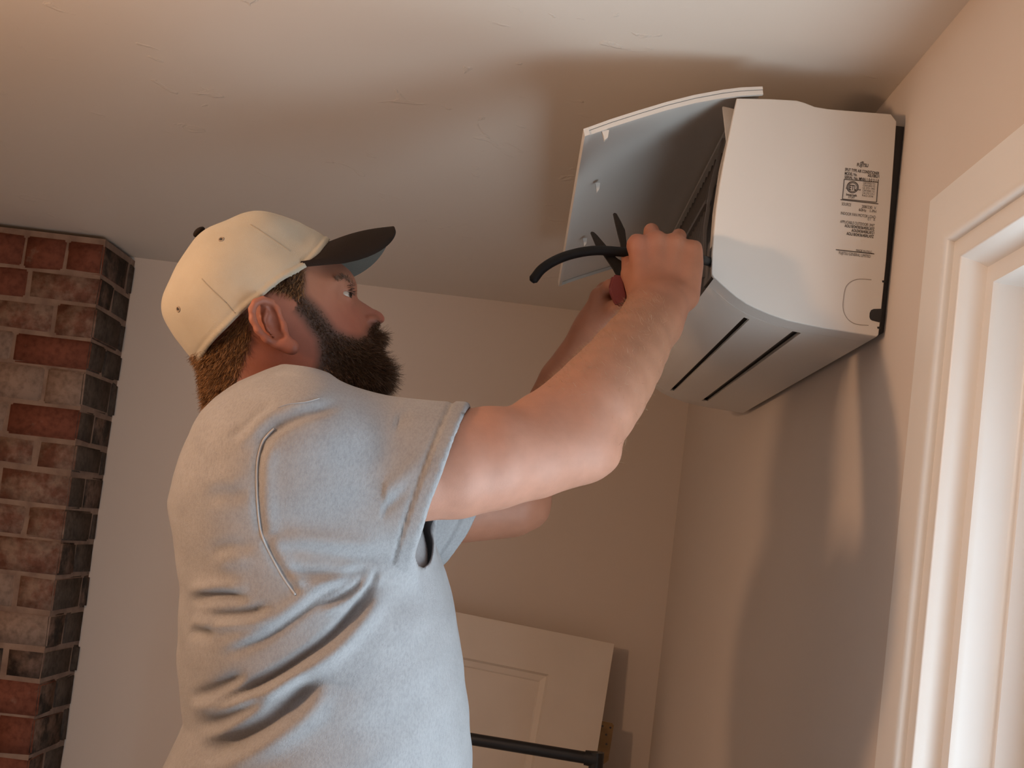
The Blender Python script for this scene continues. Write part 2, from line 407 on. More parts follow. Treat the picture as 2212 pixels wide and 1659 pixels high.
MB().prism(prof_pts([(1575, 618), (1640, 655), (1750, 692), (1893, 712), (1920, 262), (1760, 245), (1640, 232), (1612, 330), (1592, 450)]), 1, YA+.006, YA+.047).build('end_frame', m_acin, ac)
strip('louver', [(1543, 600), (1555, 611), (1572, 626), (1590, 641), (1612, 656), (1628, 665)], yi0, yi1, .006, m_ac)
strip('louver', [(1640, 670), (1662, 679), (1700, 692), (1733, 699.5)], yi0, yi1, .006, m_ac)
strip('bottom_tray', [(1752, 703.5), (1780, 709), (1830, 717), (1894, 727)], yi0-.001, yi1+.001, .006, m_ac)
# bridges that close the louver slots a little before the end panels
strip('louver_bridge', [(1628, 665), (1640, 670)], yi0-.001, yi0+.022, .004, m_ac); strip('louver_bridge', [(1628, 665), (1640, 670)], yi1-.03, yi1+.001, .004, m_ac)
strip('louver_bridge', [(1733, 699.5), (1752, 703.5)], yi0-.001, yi0+.010, .004, m_ac); strip('louver_bridge', [(1733, 699.5), (1752, 703.5)], yi1-.03, yi1+.001, .004, m_ac)
strip('top_shell', [(1925, 246)]+top_edge+[(1600, 212)], yi0-.001, yi1+.001, .005, m_ac)
strip('back_shell', back_edge, yi0-.001, yi1+.001, .005, m_acin)
def q(px, py): return at(px, py, YA)[[0, 2]]
# inside: dark duct, coil block, filter frames and the electrics box
MB().prism([tuple(q(1566, 590)), tuple(q(1640, 650)), tuple(q(1750, 690)), tuple(q(1895, 712)), tuple(q(1920, 262)), tuple(q(1760, 245)), tuple(q(1640, 232)), tuple(q(1606, 330)), tuple(q(1580, 450))], 1, yi0+.001, yi1-.001).build('chassis', m_coil, ac)
for k in range(26):
    yy = YA+.19+k*.031
    if yy > yi1-.02: break
    MB().prism([tuple(q(1600, 238)), tuple(q(1578, 330)), tuple(q(1562, 430)), tuple(q(1558, 520)), tuple(q(1568, 520)), tuple(q(1572, 430)), tuple(q(1588, 330)), tuple(q(1610, 238))], 1, yy, yy+.0022).build('grille_rib', m_acin, ac)
for z0, z1 in ((.13, .137), (.22, .227)):
    zb = ZC+.342+z0
    MB().box((q(1562, 440)[0]-.003, YA+.18, zb), (q(1562, 440)[0]+.004, yi1-.02, zb+.007)).build('grille_rib', m_acin, ac)
MB().prism([tuple(q(1593, 232)), tuple(q(1566, 345)), tuple(q(1552, 440)), tuple(q(1546, 520)), tuple(q(1552, 520)), tuple(q(1558, 440)), tuple(q(1572, 345)), tuple(q(1600, 232))], 1, YA+.030, YA+.052).build('inner_frame', m_beige, ac)
MB().prism([tuple(q(1590, 240)), tuple(q(1562, 350)), tuple(q(1549, 440)), tuple(q(1545, 560)), tuple(q(1551, 560)), tuple(q(1555, 440)), tuple(q(1568, 350)), tuple(q(1597, 240))], 1, YA+.115, YA+.123).build('inner_frame', m_acin, ac)
MB().box((q(1560, 560)[0], YA+.055, ZC+.342+.085), (q(1600, 560)[0], YA+.17, ZC+.342+.155), .002).build('electrics_box', m_acin, ac)
MB().box((q(1551, 560)[0], YA+.07, ZC+.342+.10), (q(1570, 560)[0], YA+.10, ZC+.342+.125), .002).build('terminal_block', m_dark, ac)
# dark mounting plate between the unit and the wall
bx = [at(x, y, YA) for x, y in ((1937, 262), (1899, 718))]
MB().prism([(bx[0][0]-.004, bx[0][2]-.002), (XW-.0005, bx[0][2]-.002), (XW-.0005, bx[1][2]+.003), (bx[1][0]-.004, bx[1][2]+.003)], 1, YA+.012, YE-.012).build('mounting_plate', m_dark, ac)
# pipe notch and knock-out outline on the near end panel
ye = YA-.0004
def face_poly(pp, dy=0): return [np.array([*(q(x, y)[:1]), ye-dy, q(x, y)[1]]) for x, y in pp]
def plate(name, pp, m, parent, th=.0006):
    P = face_poly(pp); n = len(P); Q = [p+np.array([0, th, 0]) for p in P]
    return MB().add(P+Q, [tuple(range(n)), tuple(range(n, 2*n))[::-1]]+[(k, (k+1) % n, n+(k+1) % n, n+k) for k in range(n)]).build(name, m, parent)
nt = plate('pipe_notch', [(1907, 667), (1887, 667.5), (1881.5, 670), (1878.5, 676), (1878, 685), (1880, 690), (1884, 692.5), (1900, 696.5)], m_dark, cap_near)
m_line = mat('engraved_line', (.30, .26, .23), .6)
MB().tube([p for p in smooth_curve(face_poly([(1882, 604.5), (1865, 603), (1852, 603.5), (1839, 608), (1829, 617), (1824.5, 628), (1822, 645), (1820.5, 660), (1823, 675), (1831, 689), (1843, 698), (1857, 701.5), (1876, 703)]), 5)], .00045, 6).build('knockout_outline', m_line, cap_near)
for x, y in ((1908, 608), (1897.5, 708)):
    plate('latch_tick', [(x-3, y-2), (x+5, y-2.5), (x+4, y+2.5), (x-2, y+2)], m_dark, cap_near)
# printed rating label
def print_text(name, txt, p0, p1, h_px, parent, bold=False):
    """text fitted between two pixel anchors (left and right ends of its base line) on the end panel"""
    a = face_poly([p0])[0]; b = face_poly([p1])[0]
    cu = bpy.data.curves.new('t', 'FONT'); cu.body = txt; cu.size = 1; cu.fill_mode = 'BOTH'
    if bold: cu.offset = .018
    to = bpy.data.objects.new('t', cu); COL.objects.link(to)
    dg = bpy.context.evaluated_depsgraph_get(); me = to.evaluated_get(dg).to_mesh()
    V = np.array([v.co[:] for v in me.vertices]); F = [tuple(p.vertices) for p in me.polygons]
    to.to_mesh_clear(); bpy.data.objects.remove(to); bpy.data.curves.remove(cu)
    if len(V) == 0: return None
    x0, x1 = V[:, 0].min(), V[:, 0].max()
    up = face_poly([(p0[0]+.085*h_px, p0[1]-h_px)])[0]-a
    W = a+np.outer((V[:, 0]-x0)/(x1-x0), b-a)+np.outer(V[:, 1]/.72, up)
    W[:, 1] = ye-.0001
    return obj(name, W, F, m_print, parent)
S = .12
def line_text(txt, x, y, x2, hpx=7.5, **k):
    print_text('label_text', txt, (x, y), (x2, y+(x2-x)*S), hpx, cap_near, **k)
print_text('brand_logo', 'FUJITSU', (1851, 359.5), (1875, 361.5), 7.5, cap_near, bold=True)
MB().tube(face_poly([(1858, 351.5), (1861, 350.4), (1864, 352.0)]), .0004, 6).tube(face_poly([(1860.5, 351), (1863, 349.3), (1866, 351.0)]), .0004, 6).build('logo_flourish', m_print, cap_near)
line_text('SPLIT TYPE AIR CONDITIONER', 1825, 369, 1899, 6.5, bold=True)
line_text('MODEL No.', 1824.5, 377.5, 1851, 6.5, bold=True); line_text('ASU18RLF1', 1874, 382, 1899, 6.5, bold=True)
line_text('SERIAL No. MNN 1 0 0 3 1 0', 1824, 385.5, 1898, 6.5, bold=True)
fr = MB()
def face_line(mb, p, q_, r=.0005): return mb.tube(face_poly([p, q_]), r, 6)
cs = [(1823.5, 387.5), (1896.5, 394), (1893, 437), (1819.5, 430)]
for k in range(4): face_line(fr, cs[k], cs[(k+1) % 4])
fr.build('label_frame', m_print, cap_near)
cc = (1841.5, 404.5)
for r in (12.2, 9.6):
    MB().tube([face_poly([(cc[0]+r*math.cos(t), cc[1]+r*math.sin(t)*.98)])[0] for t in np.linspace(0, 2*math.pi, 33)], .00055 if r > 10 else .0004, 6, caps=False).build('mark_ring', m_print, cap_near)
print_text('mark_text', 'ETL', (1834, 410), (1849.5, 411.5), 11, cap_near, bold=True)
print_text('mark_text', 'c', (1826.5, 408), (1829, 408.3), 4, cap_near); print_text('mark_text', 'us', (1853.5, 411), (1859, 411.6), 4, cap_near, bold=True)
line_text('Intertek', 1827.5, 422.5, 1851, 5.5, bold=True); line_text('3172897', 1832, 428, 1846, 4.5)
for i, t in enumerate(['CERTIFIED TO', 'CONFORMS TO', 'UL STD 1995', 'CERTIFIED TO', 'CSA STD C22.2', 'NO.236']):
    line_text(t, 1864-.4*i, 397+5.4*i, (1890 if i < 5 else 1888)-.4*i, 4.2)
MB().tube(face_poly([(1815.5, 431.5), (1897, 440.5)]), .00055, 6).build('label_rule', m_print, cap_near)
line_text('SOURCE', 1818, 443.5, 1838, 6.5); line_text('208/230  V', 1861, 449, 1892, 6.5); line_text('60Hz   1-PH', 1855, 456, 1892, 6.5)
line_text('INDOOR FAN MOTOR LOAD', 1816, 463.5, 1891, 6.5); line_text('0.1   A', 1874, 476, 1890, 6)
line_text('APPLICABLE OUTDOOR UNIT', 1814.5, 481.5, 1889, 6.5); line_text('AOU18/24/30/36/45RLXFZ', 1824, 490.5, 1888.5, 6.5, bold=True)
line_text('AOU24/36/45RLXFZ1', 1839, 500.5, 1888, 6.5, bold=True); line_text('AOU18/24/36/45RLXFZ', 1828, 507.5, 1887, 6.5, bold=True)
line_text('MADE IN P.R.C.', 1849, 543, 1884, 5)
MB().tube(face_poly([(1805.5, 539.5), (1888, 548.5)]), .0006, 6).build('label_rule', m_print, cap_near)
line_text('FUJITSU GENERAL LIMITED', 1812, 549, 1880, 6.5)

# the front cover, swung up on its top hinge
cov_out = prof_pts([(1646, 189), (1600, 191), (1560, 196), (1500, 207), (1440, 222), (1380, 240), (1320, 259), (1262, 280)])
cov_in = prof_pts([(1648, 205), (1600, 208), (1561, 213), (1501, 224), (1441, 239), (1381, 257), (1321, 276), (1265, 296)])
mid = [tuple(np.array(a)*.62+np.array(b)*.38) for a, b in zip(cov_out, cov_in)]
cy0, cy1 = YA-.004, YE+.004
cover = MB().prism(cov_out+mid[::-1], 1, cy0, cy1).build('front_cover', m_ac, ac, smooth=True, sharp=30)
ub = [tuple(np.array(a)*.55+np.array(b)*.45) for a, b in zip(cov_out, cov_in)]
MB().prism([tuple(p) for p in ub]+cov_in[::-1], 1, cy0+.0015, cy0+.007).build('cover_rim', m_ac, cover, smooth=True, sharp=30)
MB().prism([tuple(p) for p in ub]+cov_in[::-1], 1, cy1-.007, cy1-.0015).build('cover_rim', m_ac, cover, smooth=True, sharp=30)
pa, pb = np.array(cov_out[-1]), np.array(cov_in[-1]); tv = np.array(cov_out[-2])-pa; tv /= np.linalg.norm(tv)
MB().prism([tuple(pa-tv*.0015), tuple(pb-tv*.0015), tuple(pb+tv*.006), tuple(pa+tv*.006)], 1, cy0-.0006, cy1+.0006).build('cover_lip', m_ac, cover)
def clip(px, py, w_, y):
    a_ = at(px, py, YA)
    mb = MB().prism([(a_[0]-w_, a_[2]+.002), (a_[0]+w_, a_[2]+.003), (a_[0]+w_*.9, a_[2]-.008), (a_[0]+w_*.1, a_[2]-.013), (a_[0]-w_*.3, a_[2]-.006)], 1, y, y+.008)
    mb.build('cover_clip', m_ac, cover)
clip(1307, 284, .0055, cy0+.004); clip(1318, 281, .004, YA+.26); clip(1318, 281, .004, YA+.62)
arm0 = at(1577, 226, YA); 
MB().prism([(arm0[0]-.006, arm0[2]+.008), (arm0[0]+.010, arm0[2]+.006), (arm0[0]+.012, arm0[2]-.055), (arm0[0]+.008, arm0[2]-.055)], 1, YA+.030, YA+.036).build('hinge_arm', m_ac, ac)

# ------------------------------------------------------------------ implicit surfaces (for the figure and its clothes)
def smin(a, b, k):
    h = np.clip(.5+.5*(b-a)/k, 0, 1); return b+(a-b)*h-k*h*(1-h)
class Field:
    def __init__(s): s.p = []
    def add(s, fn, lo, hi, k=.01, op='u'):
        s.p.append((fn, np.array(lo, float), np.array(hi, float), k, op)); return s
    def cone(s, a, b, ra, rb, k=.012, op='u'):
        a = np.array(a, float); b = np.array(b, float); ba = b-a; L2 = max(ba@ba, 1e-9); r = max(ra, rb)
        def fn(P):
            t = np.clip(((P-a)@ba)/L2, 0, 1); d = P-a-t[:, None]*ba
            return np.sqrt((d*d).sum(1))-(ra+(rb-ra)*t)
        return s.add(fn, np.minimum(a, b)-r, np.maximum(a, b)+r, k, op)
    def chain(s, pts, rs, k=.012):
        T = Field()
        for i in range(len(pts)-1): T.cone(pts[i], pts[i+1], rs[i], rs[i+1])
        fs = [q_[0] for q_ in T.p]
        def fn(P):
            d = fs[0](P)
            for f in fs[1:]: d = smin(d, f(P), .004)
            return d
        return s.add(fn, np.min([q_[1] for q_ in T.p], 0), np.max([q_[2] for q_ in T.p], 0), k)
    def ell(s, c, ax, rad, k=.012, op='u'):
        """ellipsoid; ax = 3 orthonormal rows"""
        c = np.array(c, float); A = np.array(ax, float); rad = np.array(rad, float); m = rad.max()
        def fn(P):
            q = ((P-c)@A.T)/rad; n = np.sqrt((q*q).sum(1)); g = np.sqrt(((q/rad)**2).sum(1))
            return np.where(g > 1e-6, n*(n-1)/np.maximum(g, 1e-6), -rad.min())
        return s.add(fn, c-m, c+m, k, op)
    def __call__(s, P, lo=None, hi=None, margin=.03):
        d = np.full(len(P), .5)
        for fn, l, h, k, op in s.p:
            if lo is not None and ((l-margin > hi).any() or (h+margin < lo).any()): continue
            e = fn(P)
            if op == 'u': d = smin(d, e, k)
            elif op == 's': d = -smin(-d, e, k)
            elif op == 'i': d = -smin(-d, -e, k)
        return d
_CR = np.array([(i, j, k) for i in (0, 1) for j in (0, 1) for k in (0, 1)])
_ED = [(a, b) for a in range(8) for b in range(a+1, 8) if np.abs(_CR[a]-_CR[b]).sum() == 1]
def surface_nets(F, lo, hi, h, B=14, slack=1.5):
    lo = np.array(lo, float); hi = np.array(hi, float)
    nb = np.ceil((hi-lo)/(B*h)).astype(int); dims = nb*B+1
    bi = np.stack(np.meshgrid(*[np.arange(n) for n in nb], indexing='ij'), -1).reshape(-1, 3)
    cen = lo+(bi+.5)*B*h
    keep = np.abs(F(cen)) < B*h*.87*slack+.004
    g = np.stack(np.meshgrid(*[np.arange(B+1)]*3, indexing='ij'), -1).reshape(-1, 3)
    keys = []; pos = []; quads = []
    key = lambda c: (c[..., 0].astype(np.int64)*dims[1]+c[..., 1])*dims[2]+c[..., 2]
    for b in bi[keep]:
        o = b*B; P = lo+(o+g)*h
        V = F(P, P[0], P[-1]).reshape(B+1, B+1, B+1)
        S = V < 0
        if S.all() or not S.any(): continue
        cs = np.stack([S[i:B+i, j:B+j, k:B+k] for i, j, k in _CR], -1); n = cs.sum(-1)
        act = np.argwhere((n > 0) & (n < 8))
        cv = np.stack([V[act[:, 0]+i, act[:, 1]+j, act[:, 2]+k] for i, j, k in _CR], -1)
        acc = np.zeros((len(act), 3)); cnt = np.zeros(len(act))
        for a, c in _ED:
            m = (cv[:, a] < 0) != (cv[:, c] < 0)
            t = cv[m, a]/(cv[m, a]-cv[m, c])
            acc[m] += _CR[a]+t[:, None]*(_CR[c]-_CR[a]); cnt[m] += 1
        keys.append(key(act+o)); pos.append(lo+(act+o+acc/cnt[:, None])*h)
        for ax in range(3):
            sl0 = [slice(0, B)]*3; sl1 = [slice(0, B)]*3; sl1[ax] = slice(1, B+1)
            s0, s1 = S[tuple(sl0)], S[tuple(sl1)]
            e = np.argwhere(s0 != s1); 
            if not len(e): continue
            flip = s0[e[:, 0], e[:, 1], e[:, 2]]; e = e+o
            u, w_ = np.eye(3, dtype=int)[(ax+1) % 3], np.eye(3, dtype=int)[(ax+2) % 3]
            qd = np.stack([key(e-u-w_), key(e-w_), key(e), key(e-u)], -1)
            qd[~flip] = qd[~flip][:, ::-1]; quads.append(qd)
    keys = np.concatenate(keys); pos = np.concatenate(pos); quads = np.concatenate(quads)
    od = np.argsort(keys); keys = keys[od]; pos = pos[od]
    ix = np.searchsorted(keys, quads); ix = np.minimum(ix, len(keys)-1)
    ok = (keys[ix] == quads).all(1)
    return pos, ix[ok]
def relax(V, Q, n=1, lam=.5):
    E = np.concatenate([Q[:, [0, 1]], Q[:, [1, 2]], Q[:, [2, 3]], Q[:, [3, 0]]])
    for _ in range(n):
        acc = np.zeros_like(V); c = np.zeros(len(V))
        for a, b in ((0, 1), (1, 0)):
            for k in range(3): acc[:, k] += np.bincount(E[:, a], V[E[:, b], k], len(V))
            c += np.bincount(E[:, a], minlength=len(V))
        V = V+(acc/np.maximum(c, 1)[:, None]-V)*lam
    return V
def vnormals(V, Q):
    n = np.cross(V[Q[:, 2]]-V[Q[:, 0]], V[Q[:, 3]]-V[Q[:, 1]]); N = np.zeros_like(V)
    for j in range(4):
        for k in range(3): N[:, k] += np.bincount(Q[:, j], n[:, k], len(V))
    return N/np.maximum(np.linalg.norm(N, axis=1), 1e-12)[:, None]
def compact(V, Q, *extra):
    u, inv = np.unique(Q, return_inverse=True); return (V[u], inv.reshape(Q.shape))+tuple(e[u] for e in extra)
def poly_sd(P, poly):
    """signed distance to a closed 2-D polygon, negative inside"""
    poly = np.array(poly, float); d = np.full(len(P), 1e9); ins = np.zeros(len(P), bool)
    for i in range(len(poly)):
        a = poly[i]; b = poly[(i+1) % len(poly)]; ba = b-a
        t = np.clip(((P-a)@ba)/(ba@ba), 0, 1); q_ = P-a-t[:, None]*ba; d = np.minimum(d, (q_*q_).sum(1))
        c = (a[1] > P[:, 1]) != (b[1] > P[:, 1])
        x = a[0]+(P[:, 1]-a[1])*ba[0]/(ba[1] if abs(ba[1]) > 1e-12 else 1e-12); ins ^= c & (P[:, 0] < x)
    return np.where(ins, -1, 1)*np.sqrt(d)
def line_d(P, line):
    """distance, signed side and position (0..1) along an open polyline"""
    L = np.array(line, float); best = np.full(len(P), 1e18); side = np.zeros(len(P)); pos = np.zeros(len(P))
    seg = np.linalg.norm(np.diff(L, axis=0), axis=1); cum = np.concatenate([[0], np.cumsum(seg)])
    for i in range(len(L)-1):
        a, ba = L[i], L[i+1]-L[i]; t = np.clip(((P-a)@ba)/(ba@ba), 0, 1); q_ = P-a-t[:, None]*ba; d2 = (q_*q_).sum(1); m = d2 < best
        best[m] = d2[m]; side[m] = (ba[0]*q_[m, 1]-ba[1]*q_[m, 0]); pos[m] = (cum[i]+t[m]*seg[i])/cum[-1]
    return np.sqrt(best), np.sign(side), pos

# ------------------------------------------------------------------ the head: half-widths over its middle plane
HY = 1.46; HA = math.radians(15)
Fh = np.array([math.cos(HA), math.sin(HA), 0.0]); Nh = np.array([math.sin(HA), -math.cos(HA), 0.0]); H0 = at(600, 690, HY)
def hp(px, py, v=0.0):
    """pixel -> (u, z) on the head plane moved v towards the camera"""
    d = ray(px, py); t = ((H0+Nh*v-CAMP)@Nh)/(d@Nh); X = CAMP+d*t-H0
    return np.array([X@Fh, X[2]])
def hw(u, z, v): return H0+Fh*u+Nh*v+np.array([0, 0, 1.0])*z
class Slab2:
    """q(u,z) = squared half-width, thin-plate spline through sculpting points"""
    def __init__(s, sil, inner, R=.035):
        pts = []; val = []
        S2 = [hp(x, y) for x, y, *r in sil]; n = len(S2); cen = np.mean(S2, 0)
        for i, p in enumerate(S2):
            t = S2[(i+1) % n]-S2[i-1]; nr = np.array([t[1], -t[0]]); nr /= np.linalg.norm(nr)
            s.flip = None
            r = sil[i][2] if len(sil[i]) > 2 else R
            pts.append(p); val.append(0.0); pts.append((p, nr, r)); val.append(None)
        area = sum(S2[i][0]*S2[(i+1) % n][1]-S2[(i+1) % n][0]*S2[i][1] for i in range(n)); sg = 1 if area > 0 else -1
        P = []; Vv = []
        for a, b in zip(pts, val):
            if b is None:
                p, nr, r = a; P.append(p+nr*sg*.007); Vv.append(-2*r*.007)
            else: P.append(a); Vv.append(b)
        for x, y, w_ in inner:
            P.append(hp(x, y, w_*.001)); Vv.append((w_*.001)**2)
        s.P = np.array(P); Vv = np.array(Vv); n = len(P)
        d = np.linalg.norm(s.P[:, None]-s.P[None], axis=2)
        K = np.where(d > 0, d*d*np.log(np.maximum(d, 1e-12)), 0)+np.eye(n)*2e-6
        A = np.zeros((n+3, n+3)); A[:n, :n] = K; A[:n, n] = 1; A[:n, n+1:] = s.P; A[n:, :n] = A[:n, n:].T
        s.c = np.linalg.solve(A, np.concatenate([Vv, [0, 0, 0]]))
        s.lo = s.P.min(0)-.02; s.hi = s.P.max(0)+.02; s.h = .0012
        nu, nz = (np.ceil((s.hi-s.lo)/s.h)).astype(int)+1
        U, Z = np.meshgrid(s.lo[0]+np.arange(nu)*s.h, s.lo[1]+np.arange(nz)*s.h, indexing='ij'); G = np.stack([U.ravel(), Z.ravel()], -1)
        out = s.c[n]+G@s.c[n+1:]
        for i in range(n):
            r2 = ((G-s.P[i])**2).sum(1); out += s.c[i]*.5*r2*np.log(np.maximum(r2, 1e-20))
        s.g = out.reshape(nu, nz); s.gu, s.gz = np.gradient(s.g, s.h)
    def samp(s, u, z):
        a = np.clip((u-s.lo[0])/s.h, 0, s.g.shape[0]-1.001); b = np.clip((z-s.lo[1])/s.h, 0, s.g.shape[1]-1.001)
        i = a.astype(int); j = b.astype(int); fa = a-i; fb = b-j; r = []
        for G in (s.g, s.gu, s.gz):
            r.append((G[i, j]*(1-fa)+G[i+1, j]*fa)*(1-fb)+(G[i, j+1]*(1-fa)+G[i+1, j+1]*fa)*fb)
        return r
    def dist(s, P):
        X = P-H0; u = X@Fh; v = X@Nh; z = X[:, 2]
        qv, du, dz = s.samp(u, z)
        d = (v*v-qv)/np.sqrt(4*v*v+du*du+dz*dz+1e-5)
        o = np.maximum(np.maximum(s.lo[0]-u, u-s.hi[0]), np.maximum(s.lo[1]-z, z-s.hi[1]))
        return np.where(o > 0, np.maximum(d, .02+o), np.clip(d, -.2, .3))
    def w(s, u, z): return np.sqrt(np.maximum(s.samp(np.atleast_1d(u), np.atleast_1d(z))[0], 0))
sil_head = [(700, 548), (740, 574), (766, 604, .03), (771, 622, .025), (771, 640, .012), (779, 650, .008), (795, 660, .007), (813, 670, .007), (826, 679, .008), (831, 688, .009), (828, 697, .009), (817, 703, .010),
            (812, 712, .018), (820, 726, .022), (823, 738, .02), (817, 748, .02), (822, 757, .02), (822, 768, .022), (823, 785, .025), (833, 803, .028), (834, 818, .028), (822, 834, .03), (795, 848), (768, 862), (752, 890), (748, 935),
            (470, 950), (462, 900), (450, 870), (441, 835), (433, 790), (404, 742), (378, 695), (369, 645), (390, 590), (430, 540), (482, 500), (550, 480), (620, 483), (668, 510)]
in_head = [(590, 690, 76), (560, 620, 78), (620, 600, 76), (690, 618, 66), (690, 590, 60), (735, 592, 44), (650, 560, 66), (540, 550, 62), (610, 530, 50), (480, 600, 66), (430, 640, 48), (450, 700, 54), (500, 720, 66), (480, 790, 50), (520, 820, 58), (530, 890, 60),
           (600, 800, 64), (610, 880, 60), (680, 880, 50), (720, 885, 36), (650, 780, 66), (690, 740, 66), (660, 690, 72), (715, 668, 63), (735, 668, 56), (720, 640, 60), (728, 610, 57), (748, 603, 42), (760, 609, 30), (733, 634, 50), (747, 635, 38.5), (759, 639, 25), (768, 641, 12),
           (752, 655, 44), (765, 660, 29), (778, 664, 15), (792, 671, 11.5), (806, 680, 11), (772, 680, 31), (786, 688, 21), (799, 692, 18.5), (810, 694, 17.5), (817, 690, 14.5), (824, 688, 9.5), (800, 702, 15), (788, 706, 27), (760, 700, 48), (740, 710, 57), (770, 730, 44), (795, 735, 29), (808, 728, 21),
           (800, 748, 25), (810, 744, 17), (808, 758, 19), (780, 765, 41), (735, 770, 57), (700, 800, 61), (750, 815, 48), (790, 800, 37), (815, 803, 23), (805, 825, 25), (770, 838, 36), (720, 850, 46)]
head = Slab2(sil_head, in_head)
body = Field()
lo_h = hw(head.lo[0], head.lo[1], 0)-np.array([.03, .10, 0]); hi_h = hw(head.hi[0], head.hi[1], 0)+np.array([.03, .10, 0])
body.add(head.dist, lo_h, hi_h, .004)
# nostril wings, eyelids, ears
HZ = np.array([0, 0, 1.0]); AXH = np.stack([Fh, Nh, HZ])
def hpt(px, py, v, dv=0.0): u, z = hp(px, py, v); return hw(u, z, v+dv)
def mirror(p): X = np.array(p)-H0; return np.array(p)-2*(X@Nh)*Nh
EYE = hpt(739, 635.5, .0335); EYR = .0122
for m_ in (lambda p: p, mirror):
    sgn = 1 if m_ is not mirror else -1; N_ = Nh*sgn
    A_ = np.stack([Fh, N_, HZ])
    body.ell(m_(EYE), A_, (.0142, .0142, .0138), .006)
    dirv = (Fh*.72+N_*.69); dirv /= np.linalg.norm(dirv); tan_ = np.cross(HZ, dirv)
    body.ell(m_(EYE)+dirv*.0125-HZ*.0005, np.stack([dirv, tan_, HZ]), (.009, .0115, .0027), .0015, 's')
    body.cone(m_(hpt(797, 690, .017)), m_(hpt(811, 693, .014)), .0050, .0055, .004)            # nostril wing
    body.ell(m_(hpt(814, 699.5, .0075)), AXH, (.0055, .0028, .0035), .002, 's')
    # ear: tilted plate, rim, hollow, lobe
    e_up = hpt(566, 655, .083)-hpt(628, 752, .083); e_up /= np.linalg.norm(e_up); e_fw = np.cross(e_up, Nh); e_fw = e_fw-Nh*.0; 
    if e_fw@Fh < 0: e_fw = -e_fw
    fl = (Nh*.93-e_fw*.36); fl /= np.linalg.norm(fl); e_f2 = np.cross(e_up, fl); e_f2 = e_f2 if e_f2@Fh > 0 else -e_f2
    def me(p, mm=m_): return mm(p)
    refl = (np.eye(3)-2*np.outer(Nh, Nh)) if sgn < 0 else np.eye(3)
    AX = np.stack([e_f2, fl, e_up])@refl
    body.ell(me(hpt(584, 698, .084)), AX, (.0155, .0055, .034), .006)
    rim = [(606, 686), (599, 668), (586, 653), (568, 649), (552, 655), (544, 670), (546, 692), (557, 715), (575, 733), (596, 745)]
    rim3 = [me(hpt(x, y, .088)+fl*(.001)-e_f2*0+Nh*(.007 if x < 560 else .004 if x < 580 else 0)) for x, y in rim]
    body.chain(rim3, [.0032]+[.0040]*(len(rim3)-2)+[.0042], .003)
    body.cone(me(hpt(612, 742, .086)), me(hpt(630, 750, .085)), .0088, .0092, .006)
    anti = [me(hpt(x, y, .090)) for x, y in ((578, 668), (574, 688), (580, 708), (594, 724))]
    body.chain(anti, [.0028, .0036, .0036, .003], .003)
    body.ell(me(hpt(596, 705, .092)), AX, (.0085, .0075, .0155), .003, 's')
    body.ell(me(hpt(589, 677, .091)), AX, (.004, .004, .010), .002, 's')
    body.cone(me(hpt(613, 700, .086)), me(hpt(612, 712, .086)), .0045, .0045, .003)              # tragus
# ------------------------------------------------------------------ arms, hands, trunk
A3 = at
shR, elR, wrR = A3(700, 1000, 1.315), A3(1262, 962, 1.41), A3(1424, 662, 1.575)
body.chain([A3(690, 1012, 1.345), A3(800, 1010, 1.34), A3(900, 1016, 1.338), A3(980, 1004, 1.348), A3(1060, 990, 1.36), A3(1150, 978, 1.383), A3(1240, 962, 1.405)], [.050, .054, .0565, .0605, .0585, .053, .0475], .02)
body.chain([A3(1250, 966, 1.405), A3(1280, 976, 1.407), A3(1307, 985, 1.408)], [.037, .029, .0175], .016)        # elbow tip
body.chain([A3(1225, 940, 1.41), A3(1255, 910, 1.419), A3(1282, 880, 1.43), A3(1305, 846, 1.448), A3(1328, 812, 1.468), A3(1351, 778, 1.492), A3(1373, 744, 1.515), A3(1389, 718, 1.535), A3(1403, 692, 1.553), A3(1415, 668, 1.570)], [.0450, .0500, .0522, .0520, .0502, .0475, .0438, .0408, .0380, .0350], .02)
body.chain([A3(1396, 700, 1.552), A3(1404, 668, 1.570), A3(1409, 645, 1.580)], [.030, .029, .027], .015)
body.chain([A3(1424, 700, 1.552), A3(1436, 668, 1.572), A3(1444, 645, 1.582)], [.030, .029, .028], .015)
body.cone(A3(1170, 905, 1.40), A3(1290, 835, 1.45), .030, .030, .03)          # muscle on the upper side of the forearm
def hand(W1, W2, mcp, pip, dip, tip, rm=.0125, rf=.0102):
    for i in range(4):
        b = np.array(W1)+(np.array(W2)-np.array(W1))*i/3
        body.cone(b, mcp[i], .0182, rm+.0004, .010)
        body.cone(np.array(mcp[i]), mcp[i], rm+.0026, rm+.0026, .005)
        body.cone(mcp[i], pip[i], rm*.93, rf, .0035)
        body.cone(pip[i], dip[i], rf, rf*.93, .003); body.cone(dip[i], tip[i], rf*.92, rf*.8, .003)
mc = [A3(1378, 530, 1.598), A3(1418, 522, 1.600), A3(1458, 527, 1.602), A3(1493, 543, 1.604)]
pp_ = [A3(1374, 522, 1.642), A3(1407, 499, 1.642), A3(1466, 511, 1.642), A3(1500, 536, 1.640)]
dd_ = [p+np.array([0, .010, -.025]) for p in pp_]; tt_ = [p+np.array([0, -.017, -.013]) for p in dd_]
hand(A3(1392, 652, 1.580), A3(1462, 652, 1.584), mc, pp_, dd_, tt_)
body.cone(A3(1480, 640, 1.596), A3(1492, 575, 1.606), .0195, .0165, .012)
body.chain([A3(1384, 640, 1.590), A3(1362, 592, 1.606), A3(1359, 556, 1.636), A3(1374, 540, 1.655)], [.0175, .0125, .0105, .0085], .008)
